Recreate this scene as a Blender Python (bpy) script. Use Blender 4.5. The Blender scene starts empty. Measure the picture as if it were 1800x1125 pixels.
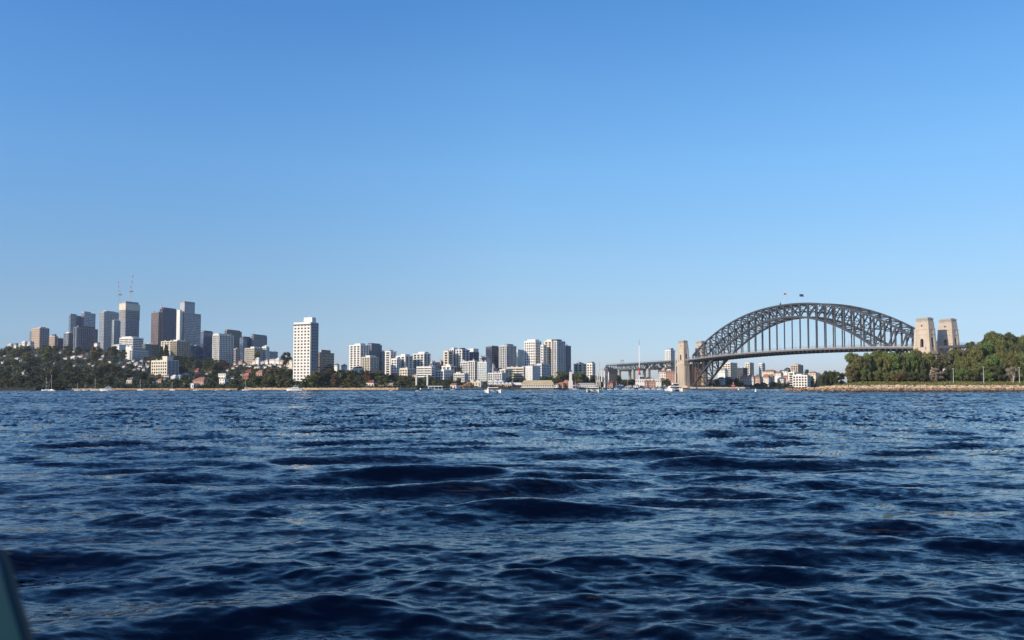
import bpy, math, random
import numpy as np
from mathutils import Vector, Matrix
random.seed(7)
np.random.seed(7)
R = math.radians
sc = bpy.context.scene
col = sc.collection

# ------------------------------------------------------------------ camera
F = 1400.0                      # focal length in photo pixels (1800 wide)
CY, HOR, EYE = 618.0, 679.0, 5.0
PITCH = math.atan((HOR - CY) / F)
cam_d = bpy.data.cameras.new('camera')
cam = bpy.data.objects.new('camera', cam_d)
col.objects.link(cam)
cam.location = (0, 0, EYE)
cam.rotation_euler = (math.pi / 2 + PITCH, 0, 0)
cam_d.sensor_width = 36.0
cam_d.lens = 36.0 * F / 1800.0
cam_d.shift_y = (CY - 562.5) / 1800.0
cam_d.clip_start = 0.05
cam_d.clip_end = 60000
cam_d.dof.use_dof = True
cam_d.dof.focus_distance = 300.0
cam_d.dof.aperture_fstop = 2.8
sc.camera = cam

# ------------------------------------------------------------------ light
SUN_EL, SX, SY = 24.0, -0.84, -0.54            # horizontal direction towards the sun
world = bpy.data.worlds.new("World")
sc.world = world
world.use_nodes = True
wn, wl = world.node_tree.nodes, world.node_tree.links
wn.clear()
wo = wn.new('ShaderNodeOutputWorld')
bg = wn.new('ShaderNodeBackground')
sky = wn.new('ShaderNodeTexSky')
sky.sky_type = 'NISHITA'
sky.sun_disc = False
sky.sun_elevation = R(SUN_EL)
sky.sun_rotation = math.atan2(SX, SY)
sky.air_density = 1.0
sky.dust_density = 0.6
sky.ozone_density = 3.0
hs = wn.new('ShaderNodeHueSaturation')
hs.inputs['Saturation'].default_value = 1.18
hs.inputs['Value'].default_value = 1.0
bg.inputs['Strength'].default_value = 0.115
wl.new(sky.outputs[0], hs.inputs['Color'])
# sky tinted by elevation, bluer near the horizon
wtc = wn.new('ShaderNodeTexCoord')
wsx = wn.new('ShaderNodeSeparateXYZ')
wcr = wn.new('ShaderNodeValToRGB')
wmu = wn.new('ShaderNodeMix')
wmu.data_type = 'RGBA'
wmu.blend_type = 'MULTIPLY'
wmu.inputs['Factor'].default_value = 1.0
wsc = wn.new('ShaderNodeVectorMath')
wsc.operation = 'SCALE'
wsc.inputs['Scale'].default_value = 2.0
TINT = [[0.0, [0.31, 0.34, 0.50]], [0.028, [0.315, 0.34, 0.505]], [0.057, [0.315, 0.335, 0.435]], [0.099, [0.3646, 0.3514, 0.3865]], [0.162, [0.4346, 0.4169, 0.4197]], [0.264, [0.4906, 0.5125, 0.5091]], [0.358, [0.4682, 0.529, 0.552]], [0.438, [0.3956, 0.506, 0.565]]]
el = wcr.color_ramp.elements
while len(el) > 1:
    el.remove(el[-1])
for i_, (p_, c_) in enumerate(TINT):
    e_ = el[0] if i_ == 0 else el.new(p_)
    e_.position = p_
    e_.color = (*c_, 1)
e_ = el.new(0.9)  # zenith out of view, darkened to deepen shade and wave troughs
e_.color = (0.13, 0.25, 0.40, 1)
wl.new(wtc.outputs['Generated'], wsx.inputs[0])
wl.new(wsx.outputs['Z'], wcr.inputs[0])
wl.new(hs.outputs[0], wmu.inputs['A'])
wl.new(wcr.outputs[0], wmu.inputs['B'])
wab = wn.new('ShaderNodeMapRange')        # vignette put into the sky: dimmer towards both sides of the view
wab.inputs['From Min'].default_value = 0.0
wab.inputs['From Max'].default_value = 0.6
wab.inputs['To Min'].default_value = 2.0
wab.inputs['To Max'].default_value = 1.72
wax = wn.new('ShaderNodeMath')
wax.operation = 'ABSOLUTE'
wl.new(wsx.outputs['X'], wax.inputs[0])
wl.new(wax.outputs[0], wab.inputs['Value'])
wl.new(wab.outputs[0], wsc.inputs['Scale'])
wsb = wn.new('ShaderNodeMapRange')        # purer blue towards the west
wsb.inputs['From Min'].default_value = 0.0
wsb.inputs['From Max'].default_value = -0.6
wst = wn.new('ShaderNodeMix')
wst.data_type = 'RGBA'
wst.inputs['A'].default_value = (1, 1, 1, 1)
wst.inputs['B'].default_value = (.86, .99, 1.12, 1)
wsm = wn.new('ShaderNodeMix')
wsm.data_type = 'RGBA'
wsm.blend_type = 'MULTIPLY'
wsm.inputs['Factor'].default_value = 1.0
wl.new(wsx.outputs['X'], wsb.inputs['Value'])
wl.new(wsb.outputs[0], wst.inputs['Factor'])
wl.new(wmu.outputs['Result'], wsm.inputs['A'])
wl.new(wst.outputs['Result'], wsm.inputs['B'])
wl.new(wsm.outputs['Result'], wsc.inputs[0])
wl.new(wsc.outputs[0], bg.inputs['Color'])
wl.new(bg.outputs[0], wo.inputs['Surface'])
sun_d = bpy.data.lights.new('sun', 'SUN')
sun_d.energy = 2.9
sun_d.angle = R(0.5)
sun_d.color = (1.0, 0.83, 0.62)
sun = bpy.data.objects.new('sun', sun_d)
col.objects.link(sun)
ce = math.cos(R(SUN_EL))
n_ = math.hypot(SX, SY)
to_sun = Vector((SX / n_ * ce, SY / n_ * ce, math.sin(R(SUN_EL))))
sun.rotation_euler = to_sun.to_track_quat('Z', 'Y').to_euler()
sc.view_settings.view_transform = 'Standard'
sc.view_settings.look = 'None'
sc.view_settings.gamma = 1.0
sc.view_settings.exposure = 0.75
sc.view_settings.use_curve_mapping = False
sc.cycles.max_bounces = 6
sc.cycles.diffuse_bounces = 2
sc.cycles.glossy_bounces = 3


HAZE = 0.000042


def P(x, y, Y):
    """world point on depth plane Y seen at photo pixel (x, y)"""
    u, v = (x - 900) / F, (CY - y) / F
    t = Y / (math.cos(PITCH) - v * math.sin(PITCH))
    return Vector((u * t, Y, EYE + t * (math.sin(PITCH) + v * math.cos(PITCH))))


def PX(x, Y):
    return P(x, HOR, Y).x


# ------------------------------------------------------------------ materials
MATS = {}


def mat(name, c, rough=0.8, var=0.12, scale=0.15, metal=0.0, spec=0.5, c2=None, stretch=None, bump=0.0):
    if name in MATS:
        return MATS[name]
    m = bpy.data.materials.new(name)
    m.use_nodes = True
    nt = m.node_tree
    b = nt.nodes['Principled BSDF']
    b.inputs['Roughness'].default_value = rough
    b.inputs['Metallic'].default_value = metal
    b.inputs['Specular IOR Level'].default_value = spec
    tc = nt.nodes.new('ShaderNodeTexCoord')
    mp = nt.nodes.new('ShaderNodeMapping')
    if stretch:
        mp.inputs['Scale'].default_value = stretch
    nz = nt.nodes.new('ShaderNodeTexNoise')
    nz.inputs['Scale'].default_value = scale
    nz.inputs['Detail'].default_value = 6
    nz.inputs['Roughness'].default_value = 0.65
    mx = nt.nodes.new('ShaderNodeMix')
    mx.data_type = 'RGBA'
    rp = nt.nodes.new('ShaderNodeMapRange')
    rp.inputs['From Min'].default_value = 0.3
    rp.inputs['From Max'].default_value = 0.7
    ca = tuple(x * (1 + var) for x in c)
    cb = c2 if c2 else tuple(x * (1 - 1.5 * var) for x in c)
    mx.inputs['A'].default_value = (*ca, 1)
    mx.inputs['B'].default_value = (*cb, 1)
    nt.links.new(tc.outputs['Object'], mp.inputs['Vector'])
    nt.links.new(mp.outputs[0], nz.inputs['Vector'])
    nt.links.new(nz.outputs['Fac'], rp.inputs['Value'])
    nt.links.new(rp.outputs[0], mx.inputs['Factor'])
    nt.links.new(mx.outputs['Result'], b.inputs['Base Color'])
    if bump:
        bp = nt.nodes.new('ShaderNodeBump')
        bp.inputs['Strength'].default_value = bump
        bp.inputs['Distance'].default_value = 1.0
        nt.links.new(nz.outputs['Fac'], bp.inputs['Height'])
        nt.links.new(bp.outputs[0], b.inputs['Normal'])
    MATS[name] = m
    return m


def glass_mat(name, c, spec=0.5, rough=0.12, metal=0.0, var=0.5):
    """window glass: panes differ from each other (curtains, blinds, open sashes)"""
    if name in MATS:
        return MATS[name]
    m = bpy.data.materials.new(name)
    m.use_nodes = True
    nt = m.node_tree
    b = nt.nodes['Principled BSDF']
    b.inputs['Roughness'].default_value = rough
    b.inputs['Metallic'].default_value = metal
    b.inputs['Specular IOR Level'].default_value = spec
    tc = nt.nodes.new('ShaderNodeTexCoord')
    vo = nt.nodes.new('ShaderNodeTexVoronoi')
    vo.inputs['Scale'].default_value = 0.28
    mx = nt.nodes.new('ShaderNodeMix')
    mx.data_type = 'RGBA'
    mx.inputs['A'].default_value = (*[x * (1 - var) for x in c], 1)
    mx.inputs['B'].default_value = (*[x * (1 + 1.6 * var) + 0.02 * var for x in c], 1)
    sp = nt.nodes.new('ShaderNodeSeparateColor')
    pw = nt.nodes.new('ShaderNodeMath')
    pw.operation = 'POWER'
    pw.inputs[1].default_value = 2.2
    nt.links.new(tc.outputs['Object'], vo.inputs['Vector'])
    nt.links.new(vo.outputs['Color'], sp.inputs[0])
    nt.links.new(sp.outputs[0], pw.inputs[0])
    nt.links.new(pw.outputs[0], mx.inputs['Factor'])
    nt.links.new(mx.outputs['Result'], b.inputs['Base Color'])
    MATS[name] = m
    return m


WALL = {
    'white': mat('white_render', (0.78, 0.76, 0.71), 0.75, 0.06, 0.08),
    'offwhite': mat('offwhite_render', (0.66, 0.655, 0.64), 0.8, 0.08, 0.08),
    'cream': mat('cream_render', (0.70, 0.64, 0.52), 0.8, 0.08, 0.08),
    'beige': mat('beige_concrete', (0.52, 0.42, 0.31), 0.85, 0.08, 0.08),
    'peach': mat('peach_panels', (0.52, 0.40, 0.32), 0.8, 0.08, 0.08),
    'brick': mat('red_brick', (0.33, 0.13, 0.08), 0.9, 0.12, 0.2),
    'salmon': mat('salmon_render', (0.50, 0.30, 0.235), 0.85, 0.08, 0.1),
    'brown': mat('brown_brick', (0.28, 0.23, 0.20), 0.9, 0.1, 0.1),
    'grey': mat('grey_concrete', (0.42, 0.44, 0.47), 0.8, 0.08, 0.06),
    'midgrey': mat('mid_grey_cladding', (0.28, 0.295, 0.33), 0.6, 0.08, 0.06),
    'dark': mat('charcoal_cladding', (0.08, 0.09, 0.11), 0.5, 0.1, 0.06),
    'navy': mat('navy_cladding', (0.055, 0.085, 0.16), 0.4, 0.1, 0.06),
    'green': mat('grey_green_cladding', (0.12, 0.18, 0.18), 0.6, 0.1, 0.06),
    'plum': mat('plum_cladding', (0.36, 0.28, 0.27), 0.5, 0.1, 0.06),
}
GLASS = {
    'dark': glass_mat('dark_glass', (0.03, 0.035, 0.045), 0.6),
    'blue': glass_mat('blue_glass', (0.08, 0.13, 0.22), 1.0, 0.12, 0.25),
    'grey': glass_mat('grey_glass', (0.12, 0.14, 0.18), 0.9, 0.15, 0.3),
    'navy': glass_mat('navy_glass', (0.035, 0.06, 0.13), 0.9, 0.1, 0.2),
    'green': glass_mat('green_glass', (0.22, 0.36, 0.36), 0.8, 0.15, 0.1, 0.2),
    'window': glass_mat('window_glass', (0.035, 0.037, 0.042), 0.5, 0.15, 0.0, 0.8),
}
ROOF = {
    'tile': mat('terracotta_tiles', (0.34, 0.165, 0.115), 0.9, 0.15, 0.5),
    'maroon': mat('maroon_tiles', (0.24, 0.06, 0.05), 0.9, 0.15, 0.5),
    'slate': mat('grey_slate', (0.13, 0.13, 0.14), 0.8, 0.12, 0.5),
    'white': mat('white_metal_roof', (0.72, 0.72, 0.70), 0.5, 0.05, 0.2),
    'iron': mat('corrugated_iron', (0.34, 0.35, 0.35), 0.5, 0.1, 0.2),
    'olive': mat('olive_roof', (0.2, 0.2, 0.13), 0.8, 0.1, 0.2),
}
M_STEEL = mat('bridge_grey_steel', (0.060, 0.064, 0.072), 0.6, 0.14, 0.06)
M_STEEL2 = mat('bridge_light_steel', (0.17, 0.165, 0.16), 0.6, 0.12, 0.06)
M_GRAN = mat('pylon_granite', (0.56, 0.48, 0.385), 0.9, 0.08, 0.12, stretch=(1, 1, 0.35), c2=(0.41, 0.345, 0.27))
M_GRANO = mat('orange_lit_granite', (0.46, 0.28, 0.17), 0.9, 0.15, 0.16, stretch=(1, 1, 0.15), c2=(0.32, 0.17, 0.10))  # orange light on the abutment face put into the granite colour
M_WOOD = mat('dark_timber', (0.05, 0.04, 0.03), 0.9, 0.2, 0.8)
M_BOATW = mat('white_gelcoat', (0.82, 0.82, 0.80), 0.3, 0.03, 0.5)
M_BOATD = mat('dark_hull_paint', (0.03, 0.035, 0.045), 0.35, 0.1, 0.5)
M_BOATY = mat('cream_hull_paint', (0.75, 0.72, 0.55), 0.35, 0.05, 0.5)
M_MAST = mat('aluminium_mast', (0.62, 0.60, 0.56), 0.4, 0.05, 0.5)
M_RED = mat('signal_red', (0.5, 0.06, 0.05), 0.6, 0.1, 0.5)
M_CANVAS = mat('navy_canvas', (0.03, 0.04, 0.09), 0.9, 0.1, 1.0)


# ------------------------------------------------------------------ mesh helpers
class MB:
    def __init__(s):
        s.v, s.f = [], []

    def add(s, vs, fs, M=None):
        o = len(s.v)
        s.v += [tuple(M @ Vector(p)) if M is not None else tuple(p) for p in vs]
        s.f += [tuple(o + i for i in f) for f in fs]
        return s

    def box(s, x0, x1, y0, y1, z0, z1, M=None, top=None):
        tx, ty = top if top else (0, 0)
        vs = [(x0, y0, z0), (x1, y0, z0), (x1, y1, z0), (x0, y1, z0),
              (x0 + tx, y0 + ty, z1), (x1 - tx, y0 + ty, z1), (x1 - tx, y1 - ty, z1), (x0 + tx, y1 - ty, z1)]
        return s.add(vs, [(0, 3, 2, 1), (4, 5, 6, 7), (0, 1, 5, 4), (1, 2, 6, 5), (2, 3, 7, 6), (3, 0, 4, 7)], M)

    def bar(s, a, b, w, h=None, up=(0, 0, 1)):
        a, b = Vector(a), Vector(b)
        h = h or w
        d = (b - a).normalized()
        up = Vector(up)
        if abs(d.dot(up)) > 0.98:
            up = Vector((0.3, 1, 0))
        r = d.cross(up).normalized()
        q = r.cross(d).normalized()
        r, q = r * w / 2, q * h / 2
        vs = [a - r - q, a + r - q, a + r + q, a - r + q, b - r - q, b + r - q, b + r + q, b - r + q]
        return s.add(vs, [(0, 3, 2, 1), (4, 5, 6, 7), (0, 1, 5, 4), (1, 2, 6, 5), (2, 3, 7, 6), (3, 0, 4, 7)])

    def cyl(s, a, b, r0, r1=None, n=8):
        a, b = Vector(a), Vector(b)
        r1 = r0 if r1 is None else r1
        d = (b - a).normalized()
        up = Vector((0, 0, 1)) if abs(d.z) < 0.95 else Vector((1, 0, 0))
        r = d.cross(up).normalized()
        q = r.cross(d)
        vs = [a + (r * math.cos(t) + q * math.sin(t)) * r0 for t in [2 * math.pi * i / n for i in range(n)]]
        vs += [b + (r * math.cos(t) + q * math.sin(t)) * r1 for t in [2 * math.pi * i / n for i in range(n)]]
        fs = [(i, (i + 1) % n, n + (i + 1) % n, n + i) for i in range(n)]
        fs += [tuple(range(n - 1, -1, -1)), tuple(range(n, 2 * n))]
        return s.add(vs, fs)

    def prism(s, pts, y0, y1, M=None):
        """polygon in XZ extruded along y"""
        n = len(pts)
        vs = [(x, y0, z) for x, z in pts] + [(x, y1, z) for x, z in pts]
        fs = [(i, (i + 1) % n, n + (i + 1) % n, n + i) for i in range(n)]
        fs += [tuple(range(n - 1, -1, -1)), tuple(range(n, 2 * n))]
        return s.add(vs, fs, M)

    def poly(s, pts, z0, z1, M=None):
        """polygon in XY extruded along z"""
        n = len(pts)
        vs = [(x, y, z0) for x, y in pts] + [(x, y, z1) for x, y in pts]
        fs = [(i, (i + 1) % n, n + (i + 1) % n, n + i) for i in range(n)]
        fs += [tuple(range(n - 1, -1, -1)), tuple(range(n, 2 * n))]
        return s.add(vs, fs, M)

    def warp(s, fn):
        s.v = [fn(*p) for p in s.v]
        return s

    def mesh(s, name, m, smooth=False):
        me = bpy.data.meshes.new(name)
        me.from_pydata(s.v, [], s.f)
        me.materials.append(m)
        if smooth:
            me.polygons.foreach_set('use_smooth', [True] * len(me.polygons))
        me.update()
        return me

    def build(s, name, m, parent=None, kind=None, smooth=False):
        o = bpy.data.objects.new(name, s.mesh(name, m, smooth))
        col.objects.link(o)
        o.parent = parent
        if kind:
            o['kind'] = kind
        return o


def thing(name, label, cat, loc=(0, 0, 0), rz=0.0, group=None):
    o = bpy.data.objects.new(name, None)
    o.empty_display_size = 1
    col.objects.link(o)
    o.location = loc
    o.rotation_euler = (0, 0, rz)
    o['label'] = label
    o['category'] = cat
    if group:
        o['group'] = group
    return o


def tag(o, label, cat, group=None):
    o['label'] = label
    o['category'] = cat
    if group:
        o['group'] = group
    return o


def copy_thing(src, loc, rz=0.0, scale=(1, 1, 1), label=None):
    c = src.copy()
    col.objects.link(c)
    c.location, c.rotation_euler, c.scale = loc, (0, 0, rz), scale
    if label:
        c['label'] = label
    for ch in list(src.children):
        d = ch.copy()
        col.objects.link(d)
        d.parent = c
        for g in list(ch.children):
            e = g.copy()
            col.objects.link(e)
            e.parent = d
    return c


# ------------------------------------------------------------------ terrain
def interp(tab, x):
    return float(np.interp(x, [a for a, _ in tab], [b for _, b in tab]))


CREST_Y = [(-300, 618), (0, 614), (60, 612), (110, 616), (200, 616), (260, 626), (350, 634), (420, 642), (480, 642),
           (515, 650), (560, 652), (600, 655), (650, 658), (700, 662), (760, 664), (830, 667), (900, 668), (960, 668),
           (1010, 657), (1050, 662), (1080, 668), (1150, 672), (1200, 674), (1260, 668), (1300, 664), (1350, 662),
           (1400, 668), (1440, 670), (1500, 673), (2100, 674)]
SHORE_D = [(-300, 880), (0, 900), (60, 905), (110, 960), (430, 940), (560, 930), (700, 930), (745, 955), (790, 1080), (900, 1170),
           (1000, 1220), (1060, 1270), (1130, 1350), (1200, 1430), (1310, 1430), (1330, 1480), (1400, 1500), (2100, 1500)]
CREST_D = [(-300, 1700), (400, 1700), (515, 1450), (600, 1300), (760, 1400), (900, 1500), (1050, 1650), (1200, 1800), (2100, 1900)]


def land_z(x, Y):
    """height of the north shore at photo column x and depth Y"""
    d0, d1 = interp(SHORE_D, x), interp(CREST_D, x)
    zc = EYE + (HOR - interp(CREST_Y, x)) / F * d1
    if Y <= d0:
        return 1.6
    t = (Y - d0) / (d1 - d0)
    if t < 1:
        return 1.8 + (zc - 1.8) * (0.75 * t + 0.25 * t * t)
    return zc - (t - 1) * 4


def ground_at(x, y):
    """depth where the ground of the north shore shows at photo pixel (x, y)"""
    d0, d1 = interp(SHORE_D, x), interp(CREST_D, x)
    best = d1
    for k in range(60):
        Y = d0 + (d1 - d0) * k / 59
        yy = HOR - (land_z(x, Y) - EYE) / Y * F
        if yy <= y:
            best = Y
            break
    return best


def land_mesh():
    xs = list(range(-300, 2101, 12))
    vs, fs = [], []
    rows = 34
    for x in xs:
        d0, d1 = interp(SHORE_D, x), interp(CREST_D, x)
        col_pts = [(d0 - 0.5, -3.0), (d0, 1.5)]
        for k in range(rows):
            Y = d0 + 1.5 + (d1 + 900 - d0) * (k / (rows - 1)) ** 1.2
            z = land_z(x, Y)
            z += 1.2 * math.sin(x * 0.21 + Y * 0.013) * math.cos(x * 0.07 - Y * 0.03) * min(1, k / 4)
            col_pts.append((Y, max(z, 1.5)))
        for Y, z in col_pts:
            vs.append(((x - 900) / F * Y, Y, z))
    n = rows + 2
    for i in range(len(xs) - 1):
        for k in range(n - 1):
            a = i * n + k
            fs.append((a, a + n, a + n + 1, a + 1))
    mb = MB()
    mb.add(vs, fs)
    return mb


M_SOIL = mat('bush_floor', (0.045, 0.045, 0.022), 0.95, 0.2, 0.05, c2=(0.09, 0.08, 0.045))
o = land_mesh().build('north_shore_terrain', M_SOIL, kind='structure', smooth=True)

# rock shelf and low sea wall along the north shore (courses of stone, uneven)
M_SAND = mat('sandstone', (0.50, 0.36, 0.22), 0.9, 0.15, 0.12, c2=(0.28, 0.17, 0.10))
M_SANDP = mat('pale_sandstone', (0.60, 0.48, 0.33), 0.9, 0.14, 0.3, c2=(0.42, 0.30, 0.18))
M_WETROCK = mat('wet_dark_rock', (0.05, 0.04, 0.03), 0.6, 0.2, 0.3)


def shore_wall(name, xa, xb, h, m, back=2.5, dark=0.9, label=None):
    """sea wall built course by course along the shore between photo columns"""
    mb, base = MB(), MB()
    X0 = None
    pts = []
    x = xa
    while x <= xb:
        Y = interp(SHORE_D, x) - 2.0
        pts.append(Vector(((x - 900) / F * Y, Y, 0)))
        x += 3
    for i in range(len(pts) - 1):
        a, b = pts[i], pts[i + 1]
        j = random.uniform(-0.25, 0.25)
        hh = h * random.uniform(0.9, 1.08)
        dn = Vector((b.y - a.y, -(b.x - a.x), 0)).normalized()
        if dn.y > 0:
            dn = -dn
        q = [(a.x, a.y + j), (b.x, b.y + j), (b.x - dn.x * back, b.y - dn.y * back + j), (a.x - dn.x * back, a.y - dn.y * back + j)]
        mb.poly(q, dark, hh)
        q2 = [(p[0] + dn.x * 0.5, p[1] + dn.y * 0.5) for p in q]
        base.poly(q2, -1.5, dark + random.uniform(-0.1, 0.15))
    root = thing(name, label, 'sea wall', (0, 0, 0))
    root['category'] = 'sea wall'
    mb.build('stone_course', m, root, kind='stuff')
    base.build('tidal_rock', M_WETROCK, root, kind='stuff')
    return root


shore_wall('sea_wall', 115, 420, 2.6, M_SAND, label='low brown stone sea wall below the bushy left slope')
shore_wall('sea_wall', 430, 735, 3.3, mat('tan_seawall', (0.62, 0.47, 0.30), 0.9, 0.1, 0.1), label='long tan sea wall under the tall white apartment tower')
shore_wall('sea_wall', 1213, 1318, 3.6, mat('pale_seawall', (0.66, 0.58, 0.46), 0.9, 0.1, 0.1), label='pale sea wall at the far foot of the arch bridge')
shore_wall('sea_wall', -60, 92, 3.8, mat('dark_sea_cliff', (0.05, 0.045, 0.04), 0.9, 0.2, 0.3), label='dark shaded rock wall at the water, far left')  # dark rock, with the shade along this shore put into its colour
shore_wall('sea_wall', 740, 850, 2.6, WALL['offwhite'], label='whitish waterfront promenade wall left of the gabled cream wharf building')
shore_wall('sea_wall', 1060, 1180, 3.0, WALL['grey'], label='grey promenade wall in front of the amusement park and viaduct')

# ------------------------------------------------------------------ water
SL1, SL2 = 1.05, 2.2


def make_water():
    az = np.linspace(R(-39), R(39), 660)
    rad, d = [2.0, 5.0, 8.0], 11.0
    while d < 1300:
        rad.append(d)
        d += min(max(0.045, d * d / 7000.0), 0.95 if d < 420 else (1.5 if d < 900 else 3.0))
    rad = np.array(rad + [1320, 1500, 1800, 2400, 3200, 4000.0])
    A, D = np.meshgrid(az, rad)
    X = D * np.tan(A)
    Y = D.copy()
    x0, y0 = X.copy(), Y.copy()
    Z = np.zeros_like(X)
    dx, dy = np.zeros_like(X), np.zeros_like(X)
    spacing = np.minimum(np.maximum(D * D / 7000.0, 0.045), np.where(D < 420, .95, 1.5)) + D * 0.0006
    spacing = np.where(D > 1310, 500.0, spacing)
    rng = np.random.RandomState(11)
    # slow variation of roughness over the surface
    mod = np.ones_like(X)
    for k in range(7):
        lam = rng.uniform(9, 32)
        th = rng.uniform(0, math.pi)
        mod += 0.16 * np.sin(2 * math.pi / lam * (x0 * math.cos(th) * 0.6 + y0 * math.sin(th)) + rng.uniform(0, 6.28))
    mod = np.clip(mod, 0.35, 1.8)
    grp = np.ones_like(X)            # swell comes in groups
    for k in range(6):
        lam = rng.uniform(14, 45)
        th = rng.uniform(0, math.pi)
        grp += 0.15 * np.sin(2 * math.pi / lam * (x0 * math.cos(th) + y0 * math.sin(th)) + rng.uniform(0, 6.28))
    grp = np.clip(grp, 0.65, 1.3)
    N = 110
    for i in range(N):
        lam = 0.32 * (11.0 / 0.32) ** ((i + rng.uniform(0, 1)) / N)
        spread = 0.30 + 0.50 * (1 - i / N)
        th = math.pi * 1.5 + 0.16 + rng.normal(0, spread * .8 if lam < 2.3 else .25)
        k = 2 * math.pi / lam
        st = 0.021 if lam < .9 else (0.018 if lam < 1.6 else (0.030 if lam < 3 else (0.037 if lam < 6.5 else 0.020)))
        a = st / k
        fade = np.clip((lam / spacing - 1.8) / 2.0, 0, 1)
        if not fade.any():
            continue
        cx, cy = math.cos(th), math.sin(th)
        ph = k * (x0 * cx + y0 * cy) + rng.uniform(0, 6.28)
        am = a * fade * (mod if lam < 2.3 else grp)
        Z += am * np.sin(ph)
        c = np.cos(ph) * am * 0.3
        dx += c * cx
        dy += c * cy
    # chop too short for the coarse far grid, as rough irregular facets; calmer in long slicks
    slick = np.ones_like(X)
    for k in range(9):
        lam = rng.uniform(40, 260)
        slick += 0.17 * np.sin(2 * math.pi / lam * (y0 + x0 * rng.uniform(-.25, .25)) + rng.uniform(0, 6.28))
    slick = np.clip(slick, .35, 1.7)
    rough = rng.normal(size=X.shape)
    rough = (rough + np.roll(rough, 1, 1)) * .7
    far_w = np.clip((D - 45) / 60, 0, 1) * (D < 1300)
    Z += rough * far_w * slick * 0.085 * np.minimum(spacing, 1.6)
    # long-crested wake waves crossing the view
    def wake(xc, yc, half, ang, lam, amp, width):
        c, s_ = math.cos(R(ang)), math.sin(R(ang))
        al = (x0 - xc) * c + (y0 - yc) * s_
        ac = -(x0 - xc) * s_ + (y0 - yc) * c
        ac = ac + 0.35 * np.sin(al * 0.35 + xc) + 0.2 * np.sin(al * 0.9)
        env = np.exp(-(al / half) ** 4) * np.exp(-(ac / width) ** 2)
        return 0.85 * amp * env * np.cos(2 * math.pi * ac / lam)
    def at(px, py):
        p = P(px, py, 100)
        t = EYE / (EYE - p.z)
        return p.x * t, 100 * t
    for px, py, half, ang, lam, amp, width in [
            (1150, 800, 17, -2, 5.5, 0.34, 4.2), (620, 806, 11, 3, 5.0, 0.24, 3.6), (90, 855, 6, 2, 4.0, 0.22, 2.6),
            (760, 834, 4, 4, 3.6, 0.24, 2.4), (1330, 885, 5.0, -17, 3.6, 0.30, 2.4), (320, 915, 3.6, 5, 3.0, 0.20, 1.9),
            (980, 895, 4.5, -6, 3.4, 0.24, 2.4), (570, 868, 3, -3, 3.0, 0.14, 1.8), (1600, 950, 4, -14, 3.0, 0.18, 2.0),
            (1250, 1000, 3.5, -8, 2.6, 0.14, 1.6), (950, 1040, 2.5, -10, 2.4, 0.13, 1.4), (1600, 805, 8, 2, 4.5, 0.2, 3)]:
        xc, yc = at(px, py)
        Z += wake(xc, yc, half, ang, lam, amp, width) * np.clip((lam / spacing - 2) / 3, 0, 1)
    nr, nc = X.shape
    X = X + dx
    Y = Y + dy
    co = np.stack([X, Y, Z], -1).reshape(-1, 3).astype(np.float32)
    r, c = np.meshgrid(np.arange(nr - 1), np.arange(nc - 1), indexing='ij')
    a = (r * nc + c).ravel()
    quads = np.stack([a, a + 1, a + nc + 1, a + nc], -1).astype(np.int32)
    me = bpy.data.meshes.new('water')
    me.vertices.add(len(co))
    me.vertices.foreach_set('co', co.ravel())
    me.loops.add(quads.size)
    me.loops.foreach_set('vertex_index', quads.ravel())
    me.polygons.add(len(quads))
    me.polygons.foreach_set('loop_start', np.arange(0, quads.size, 4, dtype=np.int32))
    me.polygons.foreach_set('loop_total', np.full(len(quads), 4, dtype=np.int32))
    me.polygons.foreach_set('use_smooth', np.ones(len(quads), dtype=bool))
    me.update(calc_edges=True)
    m = bpy.data.materials.new('harbour_water')
    m.use_nodes = True
    nt = m.node_tree
    b = nt.nodes['Principled BSDF']
    b.inputs['Base Color'].default_value = (0.0002, 0.0014, 0.0070, 1)
    b.inputs['Roughness'].default_value = 0.05
    b.inputs['IOR'].default_value = 1.333
    g = nt.nodes.new('ShaderNodeNewGeometry')

    def noise(scale, st, detail, rough=0.6, dist=0.0):
        mp = nt.nodes.new('ShaderNodeMapping')
        mp.inputs['Scale'].default_value = st
        mp.inputs['Rotation'].default_value = (0, 0, R(6))
        nz = nt.nodes.new('ShaderNodeTexNoise')
        nz.inputs['Scale'].default_value = scale
        nz.inputs['Detail'].default_value = detail
        nz.inputs['Roughness'].default_value = rough
        nz.inputs['Distortion'].default_value = dist
        nt.links.new(g.outputs['Position'], mp.inputs['Vector'])
        nt.links.new(mp.outputs[0], nz.inputs['Vector'])
        return nz

    def vm(op, a_, b_):
        v = nt.nodes.new('ShaderNodeVectorMath')
        v.operation = op
        for i_, q_ in enumerate((a_, b_)):
            if isinstance(q_, tuple):
                v.inputs[i_].default_value = q_
            elif q_ is not None:
                nt.links.new(q_, v.inputs[3 if (op == 'SCALE' and i_ == 1) else i_])
        return v.outputs[0]
    ln = nt.nodes.new('ShaderNodeVectorMath')
    ln.operation = 'LENGTH'
    nt.links.new(g.outputs['Position'], ln.inputs[0])

    def by_range(d0_, d1_, v0_, v1_, src=None):
        mr = nt.nodes.new('ShaderNodeMapRange')
        nt.links.new(src or ln.outputs['Value'], mr.inputs['Value'])
        mr.inputs['From Min'].default_value = d0_
        mr.inputs['From Max'].default_value = d1_
        mr.inputs['To Min'].default_value = v0_
        mr.inputs['To Max'].default_value = v1_
        return mr.outputs[0]
    # wind ripples and chop as slopes of the surface: fine ones everywhere, chop where the mesh is too coarse to carry it
    n1 = noise(4.0, (0.45, 1.0, 1.0), 6, 0.66, 0.5)
    n2 = noise(0.55, (0.4, 1.0, 1.0), 5, 0.62, 0.3)
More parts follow.
